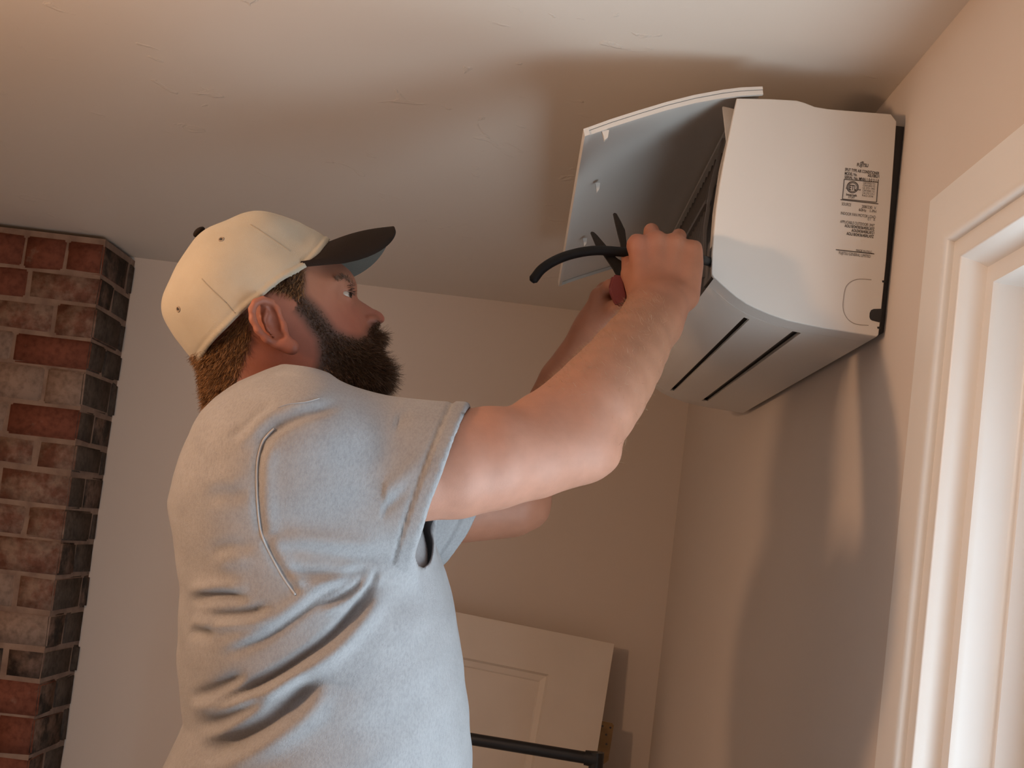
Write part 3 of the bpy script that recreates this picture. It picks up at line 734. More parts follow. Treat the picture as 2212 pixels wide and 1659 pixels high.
# far arm
body.chain([A3(790, 1085, 1.665), A3(950, 1086, 1.70), A3(1100, 1085, 1.735), A3(1138, 1095, 1.74)], [.058, .060, .051, .034], .02)
body.chain([A3(1115, 1062, 1.74), A3(1165, 960, 1.725), A3(1225, 830, 1.70), A3(1290, 715, 1.672)], [.044, .047, .041, .0305], .02)
body.cone(A3(1290, 715, 1.672), A3(1305, 680, 1.665), .030, .028, .02)
mcl = [A3(1296, 642, 1.652), A3(1308, 630, 1.672), A3(1326, 628, 1.690), A3(1344, 634, 1.705)]
ppl = [A3(1318, 618, 1.634), A3(1330, 612, 1.648), A3(1348, 616, 1.668), A3(1364, 626, 1.688)]
dpl = [A3(1342, 628, 1.630), A3(1352, 630, 1.640), A3(1366, 636, 1.656), A3(1378, 644, 1.674)]
tpl = [A3(1352, 645, 1.642), A3(1360, 648, 1.652), A3(1368, 652, 1.664), A3(1376, 660, 1.678)]
hand(A3(1290, 690, 1.655), A3(1325, 690, 1.68), mcl, ppl, dpl, tpl, .0115, .0095)
body.chain([A3(1310, 690, 1.648), A3(1328, 668, 1.632), A3(1350, 652, 1.622), A3(1366, 634, 1.622)], [.016, .0125, .0108, .0088], .008)
# neck and trunk under the shirt
TY = 1.47
body.cone(A3(585, 850, HY), A3(600, 1000, TY), .062, .075, .03)
body.cone(A3(620, 1020, TY-.07), A3(650, 1025, TY+.08), .055, .055, .05)
body.cone(A3(1332, 652, 1.668), A3(1345, 668, 1.672), .022, .022, .01)
body.chain([A3(640, 1020, TY), A3(690, 1250, TY), A3(700, 1560, TY), A3(690, 1850, TY), A3(680, 2050, TY)], [.095, .125, .125, .12, .12], .05)

BV, BQ = surface_nets(body, A3(330, 450, 1.5)+np.array([-.10, -.40, -1.10]), (A3(1540, 470, 1.64)+np.array([.02, .16, .18])), .0024)
BV = relax(BV, BQ, 1, .45)
arm_m = np.clip((BV[:, 0]-A3(880, 1000, 1.34)[0])/.05, 0, 1)*np.clip((A3(1424, 640, 1.58)[2]+.01-BV[:, 2])/.03, 0, 1)
BV = BV+(relax(BV, BQ, 14, .5)-BV)*arm_m[:, None]; BN = vnormals(BV, BQ)
print('body', len(BV), len(BQ))
person = tag(empty('person', (float(A3(690, 1600, TY)[0]), TY, .24)), 'person in grey T-shirt and khaki cap reaching up into the air conditioner', 'person')

# skin colour by place, with the shade on the neck painted in
HXY = BV-H0; HU = HXY@Fh; HVv = HXY@Nh; HZz = HXY[:, 2]
def hpoly(pp, v): return [hp(x, y, v) for x, y in pp]
beard_poly = hpoly([(652, 596), (657, 640), (688, 668), (709, 694), (726, 713), (748, 722), (774, 726), (796, 718), (802, 703)], .055)+hpoly([(812, 692), (830, 700), (860, 720), (900, 800), (880, 900), (760, 900)], .01)+hpoly([(700, 870), (676, 830), (680, 800), (688, 770), (683, 735), (665, 712), (650, 692), (628, 668), (600, 640), (560, 640), (590, 600)], .062)
nape_poly = hpoly([(360, 760), (470, 740), (520, 690), (556, 640), (600, 610), (660, 570), (650, 640), (600, 640), (550, 660), (538, 700), (540, 735)], .06)+hpoly([(530, 770), (505, 830), (480, 880), (430, 900)], .04)
HP2 = np.stack([HU, HZz], -1); nearhead = (np.linalg.norm(HXY, axis=1) < .24)
bsd = np.full(len(BV), 1.0); nsd = np.full(len(BV), 1.0)
bsd[nearhead] = poly_sd(HP2[nearhead], beard_poly); nsd[nearhead] = poly_sd(HP2[nearhead], nape_poly)
ear_c = hpt(588, 700, .088); isear = (np.linalg.norm(BV-ear_c, axis=1) < .042) & (np.abs(HVv) > .0755)
isear |= (np.linalg.norm(BV-mirror(ear_c), axis=1) < .042) & (np.abs(HVv) > .0755)
bsd[isear] = 1; nsd[isear] = 1
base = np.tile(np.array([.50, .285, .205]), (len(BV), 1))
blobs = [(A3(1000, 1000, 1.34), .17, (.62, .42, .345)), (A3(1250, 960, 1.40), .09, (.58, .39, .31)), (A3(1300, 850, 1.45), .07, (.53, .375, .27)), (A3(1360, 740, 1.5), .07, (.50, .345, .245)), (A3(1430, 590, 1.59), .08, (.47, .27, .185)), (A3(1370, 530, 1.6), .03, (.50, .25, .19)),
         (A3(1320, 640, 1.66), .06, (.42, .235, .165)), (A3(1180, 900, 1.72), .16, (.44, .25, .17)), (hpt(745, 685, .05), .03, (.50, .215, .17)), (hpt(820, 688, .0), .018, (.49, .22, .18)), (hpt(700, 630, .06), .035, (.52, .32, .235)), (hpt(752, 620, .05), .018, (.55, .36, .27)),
         (ear_c, .035, (.52, .25, .19)), (hpt(560, 820, .055), .05, (.30, .125, .095)), (hpt(640, 740, .07), .035, (.42, .18, .14)), (A3(600, 900, 1.46), .1, (.30, .13, .10))]  # neck tones darkened to carry its shade in the colour
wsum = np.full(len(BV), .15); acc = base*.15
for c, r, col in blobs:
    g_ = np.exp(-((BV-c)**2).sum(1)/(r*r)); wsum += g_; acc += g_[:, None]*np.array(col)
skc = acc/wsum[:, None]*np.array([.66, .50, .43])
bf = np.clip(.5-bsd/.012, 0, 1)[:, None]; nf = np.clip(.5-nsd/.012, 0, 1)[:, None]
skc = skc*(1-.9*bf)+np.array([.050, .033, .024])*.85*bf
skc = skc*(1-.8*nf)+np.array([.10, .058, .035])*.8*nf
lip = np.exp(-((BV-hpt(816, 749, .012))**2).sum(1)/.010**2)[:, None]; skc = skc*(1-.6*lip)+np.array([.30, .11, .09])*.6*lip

def attr_mat(name, attr, rough, sss=.0, nscale=180, namt=.14, bump=.25, bscale=420, spec=.35, fleck=None, sheen=0, bdist=.0006):
    m, N, L, P = new_mat(name); P.inputs['Roughness'].default_value = rough; P.inputs['Specular IOR Level'].default_value = spec
    a_ = N.new('ShaderNodeAttribute'); a_.attribute_name = attr; tc = N.new('ShaderNodeTexCoord')
    n = N.new('ShaderNodeTexNoise'); n.inputs['Scale'].default_value = nscale; n.inputs['Detail'].default_value = 4; L.new(tc.outputs['Object'], n.inputs['Vector'])
    r = N.new('ShaderNodeValToRGB'); r.color_ramp.elements[0].position = .3; r.color_ramp.elements[1].position = .7
    r.color_ramp.elements[0].color = (1-namt,)*3+(1,); r.color_ramp.elements[1].color = (1+namt*.6,)*3+(1,)
    L.new(n.outputs['Fac'], r.inputs[0])
    mx = N.new('ShaderNodeMix'); mx.data_type = 'RGBA'; mx.blend_type = 'MULTIPLY'; mx.inputs[0].default_value = 1
    L.new(a_.outputs['Color'], mx.inputs[6]); L.new(r.outputs[0], mx.inputs[7]); L.new(mx.outputs[2], P.inputs['Base Color'])
    n2 = N.new('ShaderNodeTexNoise'); n2.inputs['Scale'].default_value = bscale; n2.inputs['Detail'].default_value = 3; L.new(tc.outputs['Object'], n2.inputs['Vector'])
    b = N.new('ShaderNodeBump'); b.inputs['Strength'].default_value = bump; b.inputs['Distance'].default_value = bdist; L.new(n2.outputs['Fac'], b.inputs['Height']); L.new(b.outputs[0], P.inputs['Normal'])
    if sss:
        P.inputs['Subsurface Weight'].default_value = sss; P.inputs['Subsurface Radius'].default_value = (1, .4, .22); P.inputs['Subsurface Scale'].default_value = .006
    if sheen: P.inputs['Sheen Weight'].default_value = sheen; P.inputs['Sheen Roughness'].default_value = .6
    return m
def set_attr(o, name, C):
    at_ = o.data.color_attributes.new(name, 'FLOAT_COLOR', 'POINT')
    at_.data.foreach_set('color', np.concatenate([C, np.ones((len(C), 1))], 1).astype(np.float32).ravel())
m_skin = attr_mat('skin', 'skin', .52, sss=.12, nscale=60, namt=.07, bump=.25, bscale=500)
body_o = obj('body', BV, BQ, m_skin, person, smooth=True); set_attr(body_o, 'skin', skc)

# eyes
m_eye, N, L, P = new_mat('eyeball'); P.inputs['Roughness'].default_value = .12
a_ = N.new('ShaderNodeAttribute'); a_.attribute_name = 'eye'; L.new(a_.outputs['Color'], P.inputs['Base Color'])
for m_ in (lambda p: p, mirror):
    bm = bmesh.new(); bmesh.ops.create_uvsphere(bm, u_segments=40, v_segments=28, radius=EYR); bm.verts.index_update()
    c = m_(EYE); V = np.array([v.co[:] for v in bm.verts]); F_ = [[v.index for v in f.verts] for f in bm.faces]; bm.free()
    gz = Fh*.86+HZ*.08+(Nh if m_ is not mirror else Nh)*.42; gz /= np.linalg.norm(gz); ca = (V/EYR)@gz
    C = np.tile([.40, .35, .30], (len(V), 1)); C[ca > .87] = (.05, .035, .025); C[ca > .955] = (.008, .007, .006)
    e = obj('eye', V+c, F_, m_eye, body_o, smooth=True); set_attr(e, 'eye', C)

# ------------------------------------------------------------------ hair, beard and brows as strands
m_hair, N, L, P = new_mat('hair_strands'); P.inputs['Roughness'].default_value = .5; P.inputs['Specular IOR Level'].default_value = .4
a_ = N.new('ShaderNodeAttribute'); a_.attribute_name = 'hair'; L.new(a_.outputs['Color'], P.inputs['Base Color'])
def strands(name, mask, count, length, direction, colA, colB, width=.00034, jitter=.35, segs=3, curl=.25, droop=.0, parent=body_o, lift=0.0):
    """length and direction are functions of (points, normals)"""
    idx = np.nonzero(mask)[0]
    if len(idx) == 0: return None
    r = idx[rng.integers(0, len(idx), count)]
    P0 = BV[r]+rng.normal(0, .0009, (count, 3)); Nn = BN[r]
    Ln = length(P0, Nn)*rng.uniform(.65, 1.12, count); D = direction(P0, Nn)+rng.normal(0, jitter, (count, 3)); D /= np.linalg.norm(D, axis=1)[:, None]
    P0 = P0-Nn*.0008+Nn*lift
    side = np.cross(D, rng.normal(0, 1, (count, 3))); side /= np.linalg.norm(side, axis=1)[:, None]; bend = np.cross(D, side)
    V = []; t = np.linspace(0, 1, segs+1)
    cur = rng.normal(0, curl, count)
    for k, tk in enumerate(t):
        c = P0+D*(Ln*tk)[:, None]+bend*(cur*Ln*tk*tk)[:, None]-HZ*(droop*Ln*tk*tk)[:, None]
        wk = width*(1-.75*tk)*rng.uniform(.8, 1.2, count)
        V.append(c-side*wk[:, None]); V.append(c+side*wk[:, None])
    V = np.stack(V, 1); m2 = 2*(segs+1); b = np.arange(count)[:, None]*m2
    Q = np.concatenate([np.concatenate([b+2*k, b+2*k+1, b+2*k+3, b+2*k+2], 1) for k in range(segs)])
    cm = rng.uniform(0, 1, (count, 1)); C = np.array(colA)*(1-cm)+np.array(colB)*cm
    o = obj(name, V.reshape(-1, 3), Q, m_hair, parent, smooth=True); set_attr(o, 'hair', np.repeat(C, m2, 0)); return o
front_out = lambda: None
def beard_len(P, Nn):
    X = P-H0; u = X@Fh; z = X[:, 2]; cu, cz = hp(815, 800)
    g_ = np.exp(-((u-cu)**2+(z-cz)**2)/.045**2); mu, mz = hp(820, 720); gm = np.exp(-((u-mu)**2+(z-mz)**2)/.014**2)
    d = np.abs(poly_sd(np.stack([u, z], -1), beard_poly))
    lu, lz = hp(824, 750); gl_ = np.exp(-((u-lu)**2+(z-lz)**2)/.0085**2)
    return (.005+.020*g_+.006*gm)*np.clip(d/.012, .35, 1)*(1-.8*gl_)
def beard_dir(P, Nn): return Nn*.75-HZ*.62+Fh*.25
bm_mask = (bsd < -.001) & (HZz > hp(760, 895)[1]-.01)
strands('beard', bm_mask, 26000, beard_len, beard_dir, (.040, .024, .016), (.135, .078, .045), .00036)
nm = (nsd < .001) & (BN@Nh > -.95) & (HZz > hp(470, 890)[1])
strands('hair', nm, 12000, lambda P, n: np.full(len(P), .011), lambda P, n: n*.30-HZ*.85-Fh*.25, (.065, .034, .017), (.34, .175, .068), .00033, .22)
brow = poly_sd(HP2, hpoly([(722, 604), (745, 596), (766, 602), (772, 612), (768, 617), (755, 608), (740, 607), (724, 612)], .045)) < 0
brow &= nearhead & (HVv > 0)
strands('eyebrow', brow, 850, lambda P, n: np.full(len(P), .0055), lambda P, n: n*.25-Fh*.55+HZ*.15, (.12, .066, .042), (.20, .115, .07), .00030, .16)
brow2 = nearhead & (HVv < 0) & (poly_sd(HP2, hpoly([(722, 604), (745, 596), (766, 602), (772, 612), (768, 617), (755, 608), (740, 607), (724, 612)], .045)) < 0)
strands('eyebrow', brow2, 850, lambda P, n: np.full(len(P), .0055), lambda P, n: n*.25-Fh*.55+HZ*.15, (.12, .066, .042), (.20, .115, .07), .00030, .16)
lash = np.linalg.norm(BV-(EYE+(Fh*.72+Nh*.69)*.0125+HZ*.0035), axis=1) < .0075
strands('eyelashes', lash, 120, lambda P, n: np.full(len(P), .005), lambda P, n: n*.6+Fh*.6+HZ*.1, (.03, .02, .015), (.06, .04, .03), .0003, .2)
fa, fb = A3(1290, 880, 1.43), A3(1420, 670, 1.575); ax_ = (fb-fa); tpar = ((BV-fa)@ax_)/(ax_@ax_)
farm = (np.linalg.norm(BV-fa-np.clip(tpar, 0, 1)[:, None]*ax_, axis=1) < .075) & (tpar > -.25) & (tpar < .88) & (BV[:, 1] < 1.6)
strands('arm_hair', farm, 4200, lambda P, n: np.full(len(P), .008), lambda P, n: n*.30+ax_/np.linalg.norm(ax_)*.25-HZ*.2+np.array([-.6, 0, .2]), (.26, .16, .09), (.40, .27, .16), .00012, .3)

# ------------------------------------------------------------------ baseball cap
sil_cap = [(710, 519, .03), (677, 500), (647, 483), (613, 468), (580, 459), (550, 458), (517, 464), (481, 477), (451, 492), (420, 516), (390, 559), (368, 598), (352, 637), (351, 676), (365, 709), (390, 748), (430, 792),
           (470, 850), (560, 860), (660, 800), (730, 700), (752, 600), (738, 545, .03)]
in_cap = [(560, 620, 86), (640, 580, 79), (690, 548, 57), (480, 690, 79), (440, 740, 56), (395, 680, 50), (520, 540, 68), (600, 520, 58), (440, 600, 68), (660, 520, 42), (640, 660, 84), (560, 720, 84), (500, 760, 72), (700, 620, 70)]
def rim_verts(Q, n):
    E = np.sort(np.concatenate([Q[:, [0, 1]], Q[:, [1, 2]], Q[:, [2, 3]], Q[:, [3, 0]]]), 1); k = E[:, 0].astype(np.int64)*n+E[:, 1]
    u, c = np.unique(k, return_counts=True); b = u[c == 1]; m = np.zeros(n, bool); m[b//n] = True; m[b % n] = True; return m
capS = Slab2(sil_cap, in_cap, R=.055)
capF = Field().add(capS.dist, hw(*capS.lo, 0)-np.array([.03, .1, 0]), hw(*capS.hi, 0)+np.array([.03, .1, 0]), .004)
CV, CQ = surface_nets(capF, hw(*capS.lo, 0)-np.array([.03, .12, .01]), hw(*capS.hi, 0)+np.array([.03, .13, .02]), .0026)
CV = relax(CV, CQ, 2, .5)
edge_px = [(712, 519, 0.0), (703, 532, .030), (692, 547, .048), (668, 571, .067), (647, 587, .075), (601, 613, .083), (562, 645, .086), (529, 670, .086), (493, 706, .081), (463, 736, .069), (440, 765, .045), (431, 790, 0)]
edge2 = [hp(x, y, v) for x, y, v in edge_px]; edge2 = smooth_curve(edge2, 5)
keep_poly = list(edge2)+[np.array([edge2[-1][0]-.2, edge2[-1][1]]), np.array([edge2[-1][0]-.2, .5]), np.array([.5, .5]), np.array([.5, edge2[0][1]+.01])]
X = CV-H0; C2 = np.stack([X@Fh, X[:, 2]], -1); sd = poly_sd(C2, keep_poly)
fk = (sd[CQ] < .0012).all(1); CV, CQ, sd = compact(CV, CQ[fk], sd)
ed, _, _ = line_d(np.stack([(CV-H0)@Fh, CV[:, 2]-H0[2]], -1), edge2)
E2 = np.array(edge2); out = rim_verts(CQ, len(CV))                     # pull the ragged rim onto the edge line
def snap(P2):
    best = None
    L_ = E2; res = P2.copy(); bd = np.full(len(P2), 1e9)
    for i in range(len(L_)-1):
        a, ba = L_[i], L_[i+1]-L_[i]; t = np.clip(((P2-a)@ba)/(ba@ba), 0, 1); q_ = a+t[:, None]*ba; d = ((P2-q_)**2).sum(1); m = d < bd; bd[m] = d[m]; res[m] = q_[m]
    return res
X = CV-H0; P2 = np.stack([X@Fh, X[:, 2]], -1); vv = X@Nh; P2[out] = snap(P2[out])
CV = H0+np.outer(P2[:, 0], Fh)+np.outer(vv, Nh)+np.outer(P2[:, 1], HZ)
CN = vnormals(CV, CQ)
CV = CV+CN*(.0012*np.exp(-((ed-.004)/.0022)**2)-.0008*np.exp(-((ed-.0085)/.0018)**2))[:, None]
wob = np.zeros(len(CV))
for k in range(5):
    kx = rng.normal(0, 38, 3); wob += np.sin(CV@kx+rng.uniform(0, 6))*.0005
CV = CV+CN*wob[:, None]
def fabric(name, col, col2, rough=.9, scale=6, weave=900, bump=.5, mott=None, sheen=.15):
    m, N, L, P = new_mat(name); P.inputs['Roughness'].default_value = rough; P.inputs['Specular IOR Level'].default_value = .15
    P.inputs['Sheen Weight'].default_value = sheen; P.inputs['Sheen Roughness'].default_value = .5
    tc = N.new('ShaderNodeTexCoord'); n = N.new('ShaderNodeTexNoise'); n.inputs['Scale'].default_value = scale; n.inputs['Detail'].default_value = 6; L.new(tc.outputs['Object'], n.inputs['Vector'])
    r = N.new('ShaderNodeValToRGB'); r.color_ramp.elements[0].position = .34; r.color_ramp.elements[1].position = .66; r.color_ramp.elements[0].color = (*col, 1); r.color_ramp.elements[1].color = (*col2, 1); L.new(n.outputs['Fac'], r.inputs[0])
    last = r.outputs[0]
    if mott:
        n3 = N.new('ShaderNodeTexNoise'); n3.inputs['Scale'].default_value = mott[0]; n3.inputs['Detail'].default_value = 3; n3.inputs['Roughness'].default_value = .7
        mp = N.new('ShaderNodeMapping'); mp.inputs['Scale'].default_value = (1, 1, .5); L.new(tc.outputs['Object'], mp.inputs['Vector']); L.new(mp.outputs[0], n3.inputs['Vector'])
        r3 = N.new('ShaderNodeValToRGB'); r3.color_ramp.elements[0].position = .32; r3.color_ramp.elements[1].position = .6; r3.color_ramp.elements[0].color = (mott[1],)*3+(1,)
        L.new(n3.outputs['Fac'], r3.inputs[0]); mx = N.new('ShaderNodeMix'); mx.data_type = 'RGBA'; mx.blend_type = 'MULTIPLY'; mx.inputs[0].default_value = 1
        L.new(last, mx.inputs[6]); L.new(r3.outputs[0], mx.inputs[7]); last = mx.outputs[2]
    L.new(last, P.inputs['Base Color'])
    n2 = N.new('ShaderNodeTexNoise'); n2.inputs['Scale'].default_value = weave; n2.inputs['Detail'].default_value = 2; L.new(tc.outputs['Object'], n2.inputs['Vector'])
    b = N.new('ShaderNodeBump'); b.inputs['Strength'].default_value = bump; b.inputs['Distance'].default_value = .0006; L.new(n2.outputs['Fac'], b.inputs['Height']); L.new(b.outputs[0], P.inputs['Normal'])
    return m
m_cap = fabric('cap_twill', (.43, .395, .32), (.37, .34, .275), scale=14, weave=1100)
m_brim = fabric('cap_brim_brown', (.017, .0115, .0095), (.014, .010, .008), scale=20, weave=1100, sheen=0)
m_under = fabric('cap_brim_lining', (.13, .13, .115), (.115, .115, .10), scale=20, weave=1100, sheen=0)
def solid(o, th, offset=-1):
    md = o.modifiers.new('thickness', 'SOLIDIFY'); md.thickness = th; md.offset = offset; return o
cap = solid(obj('cap', CV, CQ, m_cap, person, smooth=True), .0024); tag(cap, 'faded khaki baseball cap with a dark brown brim')
cap_bvh = BVHTree.FromPolygons([tuple(v) for v in CV], [tuple(int(i) for i in f) for f in CQ])
def on_surface(bvh, pp, lift=.0004, n=6):
    r = []
    for p in smooth_curve([np.array(p, float) for p in pp], n):
        d = ray(*p); d = d/np.linalg.norm(d); h_ = bvh.ray_cast(Vector(CAMP), Vector(d))
        if h_[0] is not None: r.append(np.array(h_[0])-d*lift)
    return r
m_thread = mat('dark_thread', (.30, .26, .20), .9)
for pp in ([(541, 485), (560, 497), (585, 514), (627, 543)], [(436, 602), (455, 622), (490, 655)], [(490, 655), (500, 668), (508, 676)]):
    s_ = on_surface(cap_bvh, pp, .0001)
    if len(s_) > 2: MB().tube(s_, .0006, 6).build('panel_seam', m_thread, cap, smooth=True)
m_hole = mat('eyelet_thread', (.30, .24, .18), .9)
for p in ((478, 517), (385, 668)):
    c = on_surface(cap_bvh, [p, (p[0]+1, p[1])], .0002)[0]; d = ray(*p); d /= np.linalg.norm(d)
    nn = np.array(cap_bvh.find_nearest(Vector(c))[1]); t1 = np.cross(nn, HZ); t1 /= np.linalg.norm(t1); t2 = np.cross(nn, t1)
    MB().tube([c+.0028*(math.cos(a)*t1+math.sin(a)*t2) for a in np.linspace(0, 2*math.pi, 17)], .0009, 6, caps=False).build('eyelet', m_hole, cap, smooth=True)
    MB().tube([c, c+nn*.0004], .0014, 8).build('eyelet_hole', m_dark, cap)
bc = hpt(430, 501, -.012); bn = hpt(418, 487, -.012)-bc; bn /= np.linalg.norm(bn); ta = np.cross(bn, Nh); ta /= np.linalg.norm(ta)
bm = bmesh.new(); bmesh.ops.create_uvsphere(bm, u_segments=16, v_segments=10, radius=1); bm.verts.index_update()
bv = np.array([v.co[:] for v in bm.verts])*np.array([.0085, .0085, .0045]); bfc = [[v.index for v in f.verts] for f in bm.faces]; bm.free()
obj('cap_button', bc+bv@np.stack([ta, np.cross(bn, ta), bn]), bfc, m_brim, cap, smooth=True)
# brim: arched visor in front of the crown
r0 = hpt(706, 527, 0); t0 = hpt(845, 491, 0); bf_ = (t0-r0); BL = np.linalg.norm(bf_); bf_ /= BL; bu = np.cross(bf_, Nh); bu = bu if bu[2] > 0 else -bu
ns, ntt = 49, 15; bvv = []
for lay in (0, 1):
    for i in range(ns):
        s_ = -1+2*i/(ns-1); s_ = math.copysign(abs(s_)**.9, s_)
        for j in range(ntt):
            t_ = j/(ntt-1)
            ro = -.045*s_*s_-.004; oo = -.045+(BL+.045)*max(0, 1-abs(s_)**3.6)**.5; f_ = ro+(max(oo, ro)-ro)*t_
            up_ = -.028*s_*s_-.020*s_*s_*(f_-ro)/BL+.004*math.sin(math.pi*t_)
            v_ = .0725*s_*(1+.02*t_)
            bvv.append(r0+bf_*f_+bu*(up_-(.0032 if lay else 0))+Nh*v_)
bq = []; n1 = ns*ntt; mi = []
for i in range(ns-1):
    for j in range(ntt-1):
        a = i*ntt+j; bq.append((a, a+1, a+ntt+1, a+ntt)); mi.append(0); bq.append((n1+a, n1+a+ntt, n1+a+ntt+1, n1+a+1)); mi.append(1)
    a = i*ntt+ntt-1; bq.append((a, n1+a, n1+a+ntt, a+ntt)); mi.append(0); a = i*ntt; bq.append((a, a+ntt, n1+a+ntt, n1+a)); mi.append(0)
brim = obj('brim', bvv, bq, m_brim, cap, smooth=True, sharp=50); brim.data.materials.append(m_under)
brim.data.polygons.foreach_set('material_index', np.array(mi, dtype=np.int32))
bm = bmesh.new(); bm.from_mesh(brim.data); bmesh.ops.recalc_face_normals(bm, faces=bm.faces[:]); bm.to_mesh(brim.data); bm.free()
tag(brim, 'dark brown curved brim with a pale grey lining')

# ------------------------------------------------------------------ T-shirt
backL = [(700, 838), (560, 848), (500, 874), (462, 905), (425, 965), (392, 1035), (380, 1090), (384, 1130), (393, 1185), (404, 1260), (401, 1330), (396, 1400), (402, 1480), (412, 1545), (377, 1625), (346, 1680), (335, 1760), (345, 2150)]
frontR = [(705, 840), (760, 870), (800, 905), (838, 960), (878, 1040), (925, 1145), (962, 1235), (985, 1330), (1000, 1430), (1011, 1530), (1018, 1620), (1020, 1700), (1000, 2150)]
bl = np.array([at(x, y, TY)[[2, 0]] for x, y in backL])[::-1]; fr_ = np.array([at(x, y, TY)[[2, 0]] for x, y in frontR])[::-1]
wd = np.array([(at(650, y, TY)[2], b) for y, b in ((835, .075), (870, .125), (905, .165), (960, .19), (1100, .20), (1300, .198), (1500, .188), (1659, .188), (1900, .19), (2150, .19))])[::-1]
zT = at(620, 836, TY)[2]; zB = 1.10
def torso(P):
    z = np.clip(P[:, 2], zB-.1, zT); L_ = np.interp(z, bl[:, 0], bl[:, 1]); R_ = np.interp(z, fr_[:, 0], fr_[:, 1]); b = np.interp(z, wd[:, 0], wd[:, 1])
    a = np.maximum((R_-L_)/2, .02); du = np.abs(P[:, 0]-(R_+L_)/2)/a; dv = np.abs(P[:, 1]-TY)/b; e = 2.05
    d = ((du**e+dv**e)**(1/e)-1)*np.minimum(a, b)*.92
    return np.maximum(d, P[:, 2]-zT)
def plane3(p, q_, r):
    n = np.cross(q_-p, r-p); n /= np.linalg.norm(n); return p, (n if n[0] > 0 else -n)
def ell_cyl(a, b, r1a, r1b, r2a, r2b, up, hem=None):
    a = np.array(a); b = np.array(b); ax = b-a; L_ = np.linalg.norm(ax); ax /= L_
    e1 = np.array(up)-ax*(np.array(up)@ax); e1 /= np.linalg.norm(e1); e2 = np.cross(ax, e1)
    def fn(P):
        X_ = P-a; t = X_@ax; s_ = np.clip(t/L_, -.2, 1.2); r1 = r1a+(r1b-r1a)*s_; r2 = r2a+(r2b-r2a)*s_
        n = np.sqrt(((X_@e1)/r1)**2+((X_@e2)/r2)**2)
        n = np.sqrt(n*n+(np.minimum(t, 0)/(.5*(r1+r2)))**2)
        d = np.maximum((n-1)*np.minimum(r1, r2), t-L_)
        if hem is not None: d = np.maximum(d, (P-hem[0])@hem[1])
        return d
    R_ = max(r1a, r1b, r2a, r2b)+.01
    return fn, np.minimum(a, b)-R_*1.5, np.maximum(a, b)+R_
# sleeve hem planes
p1, p2_ = at(1010, 886, 1.335), at(889, 1223, 1.33); p3 = (p1+p2_)/2+ray(950, 1055)*.1+np.array([.006, 0, 0]); c1, n1_ = plane3(p1, p2_, p3)
q1, q2_ = at(1020, 1060, 1.72), at(958, 1200, 1.70); q3 = (q1+q2_)/2+np.array([-.03, .1, .0]); c2, n2_ = plane3(q1, q2_, q3)
sh = Field()
sh.add(torso, (bl[:, 1].min()-.02, TY-.22, zB-.05), (fr_[:, 1].max()+.02, TY+.22, zT+.01), .02)
upv = at(1000, 880, 1.33)-at(900, 1220, 1.33)
sh.add(*ell_cyl(at(612, 1035, 1.375), at(1030, 1052, 1.352), .106, .0920, .090, .080, upv, (c1, n1_)), k=.040)
sh.add(*ell_cyl(at(700, 1085, 1.62), at(1040, 1092, 1.715), .098, .082, .080, .074, upv, (c2, n2_)), k=.030)
sh.cone(at(600, 900, 1.42), at(668, 965, 1.33), .055, .075, .04)
sh.cone(at(610, 905, 1.52), at(700, 985, 1.62), .055, .072, .04)
SV, SQ = surface_nets(sh, (bl[:, 1].min()-.05, TY-.30, zB-.02), (at(1060, 900, 1.72)[0]+.02, TY+.36, zT+.06), .003, slack=2.2)
SV = relax(SV, SQ, 3, .5)
nearS = SV[:, 1] < TY; hd = np.where(nearS, (SV-c1)@n1_, (SV-c2)@n2_)
armz = (SV[:, 0] > at(850, 1000, 1.33)[0]) & ((SV[:, 1] < TY-.02) | (SV[:, 1] > TY+.10))
free1 = ell_cyl(at(612, 1035, 1.375), at(1030, 1052, 1.352), .106, .0920, .090, .080, upv)[0](SV); free2 = ell_cyl(at(700, 1085, 1.62), at(1040, 1092, 1.715), .098, .082, .080, .074, upv)[0](SV)
fre = np.where(nearS, free1, free2)
onarm = armz & (np.minimum(sh.p[1][0](SV), sh.p[2][0](SV)) < torso(SV)-.004)
neckc = at(605, 860, HY); nd = np.linalg.norm((SV-neckc)[:, :2]/np.array([.098, .088]), axis=1)
kill = ((hd > -.006) & (fre < -.0042) & (torso(SV) > .003) & (SV[:, 0] > at(850, 1000, 1.33)[0])) | ((nd < 1) & (SV[:, 2] > at(600, 905, HY)[2])) | (SV[:, 2] < zB)
fk = ~kill[SQ].any(1); SV, SQ, hd, onarm = compact(SV, SQ[fk], hd, onarm)
# snap the ragged sleeve rim on to the hem plane
rim_ = onarm & rim_verts(SQ, len(SV)) & (np.abs(hd) < .012) & (hd > -.01); SV[rim_ & (SV[:, 1] < TY)] -= np.outer(hd[rim_ & (SV[:, 1] < TY)], n1_); SV[rim_ & (SV[:, 1] > TY)] -= np.outer(hd[rim_ & (SV[:, 1] > TY)], n2_)
def rim_edges(Q, n):
    E = np.sort(np.concatenate([Q[:, [0, 1]], Q[:, [1, 2]], Q[:, [2, 3]], Q[:, [3, 0]]]), 1); k = E[:, 0].astype(np.int64)*n+E[:, 1]
    u, c = np.unique(k, return_counts=True); b = u[c == 1]; return np.stack([b//n, b % n], -1)
RE = rim_edges(SQ, len(SV)); rm = np.zeros(len(SV), bool); rm[RE.ravel()] = True
for _ in range(14):                                  # even out the cut edges
    acc_ = np.zeros_like(SV); ct = np.zeros(len(SV))
    for a_i, b_i in ((0, 1), (1, 0)):
        np.add.at(acc_, RE[:, a_i], SV[RE[:, b_i]]); np.add.at(ct, RE[:, a_i], 1)
    SV[rm] += .5*(acc_[rm]/ct[rm][:, None]-SV[rm])
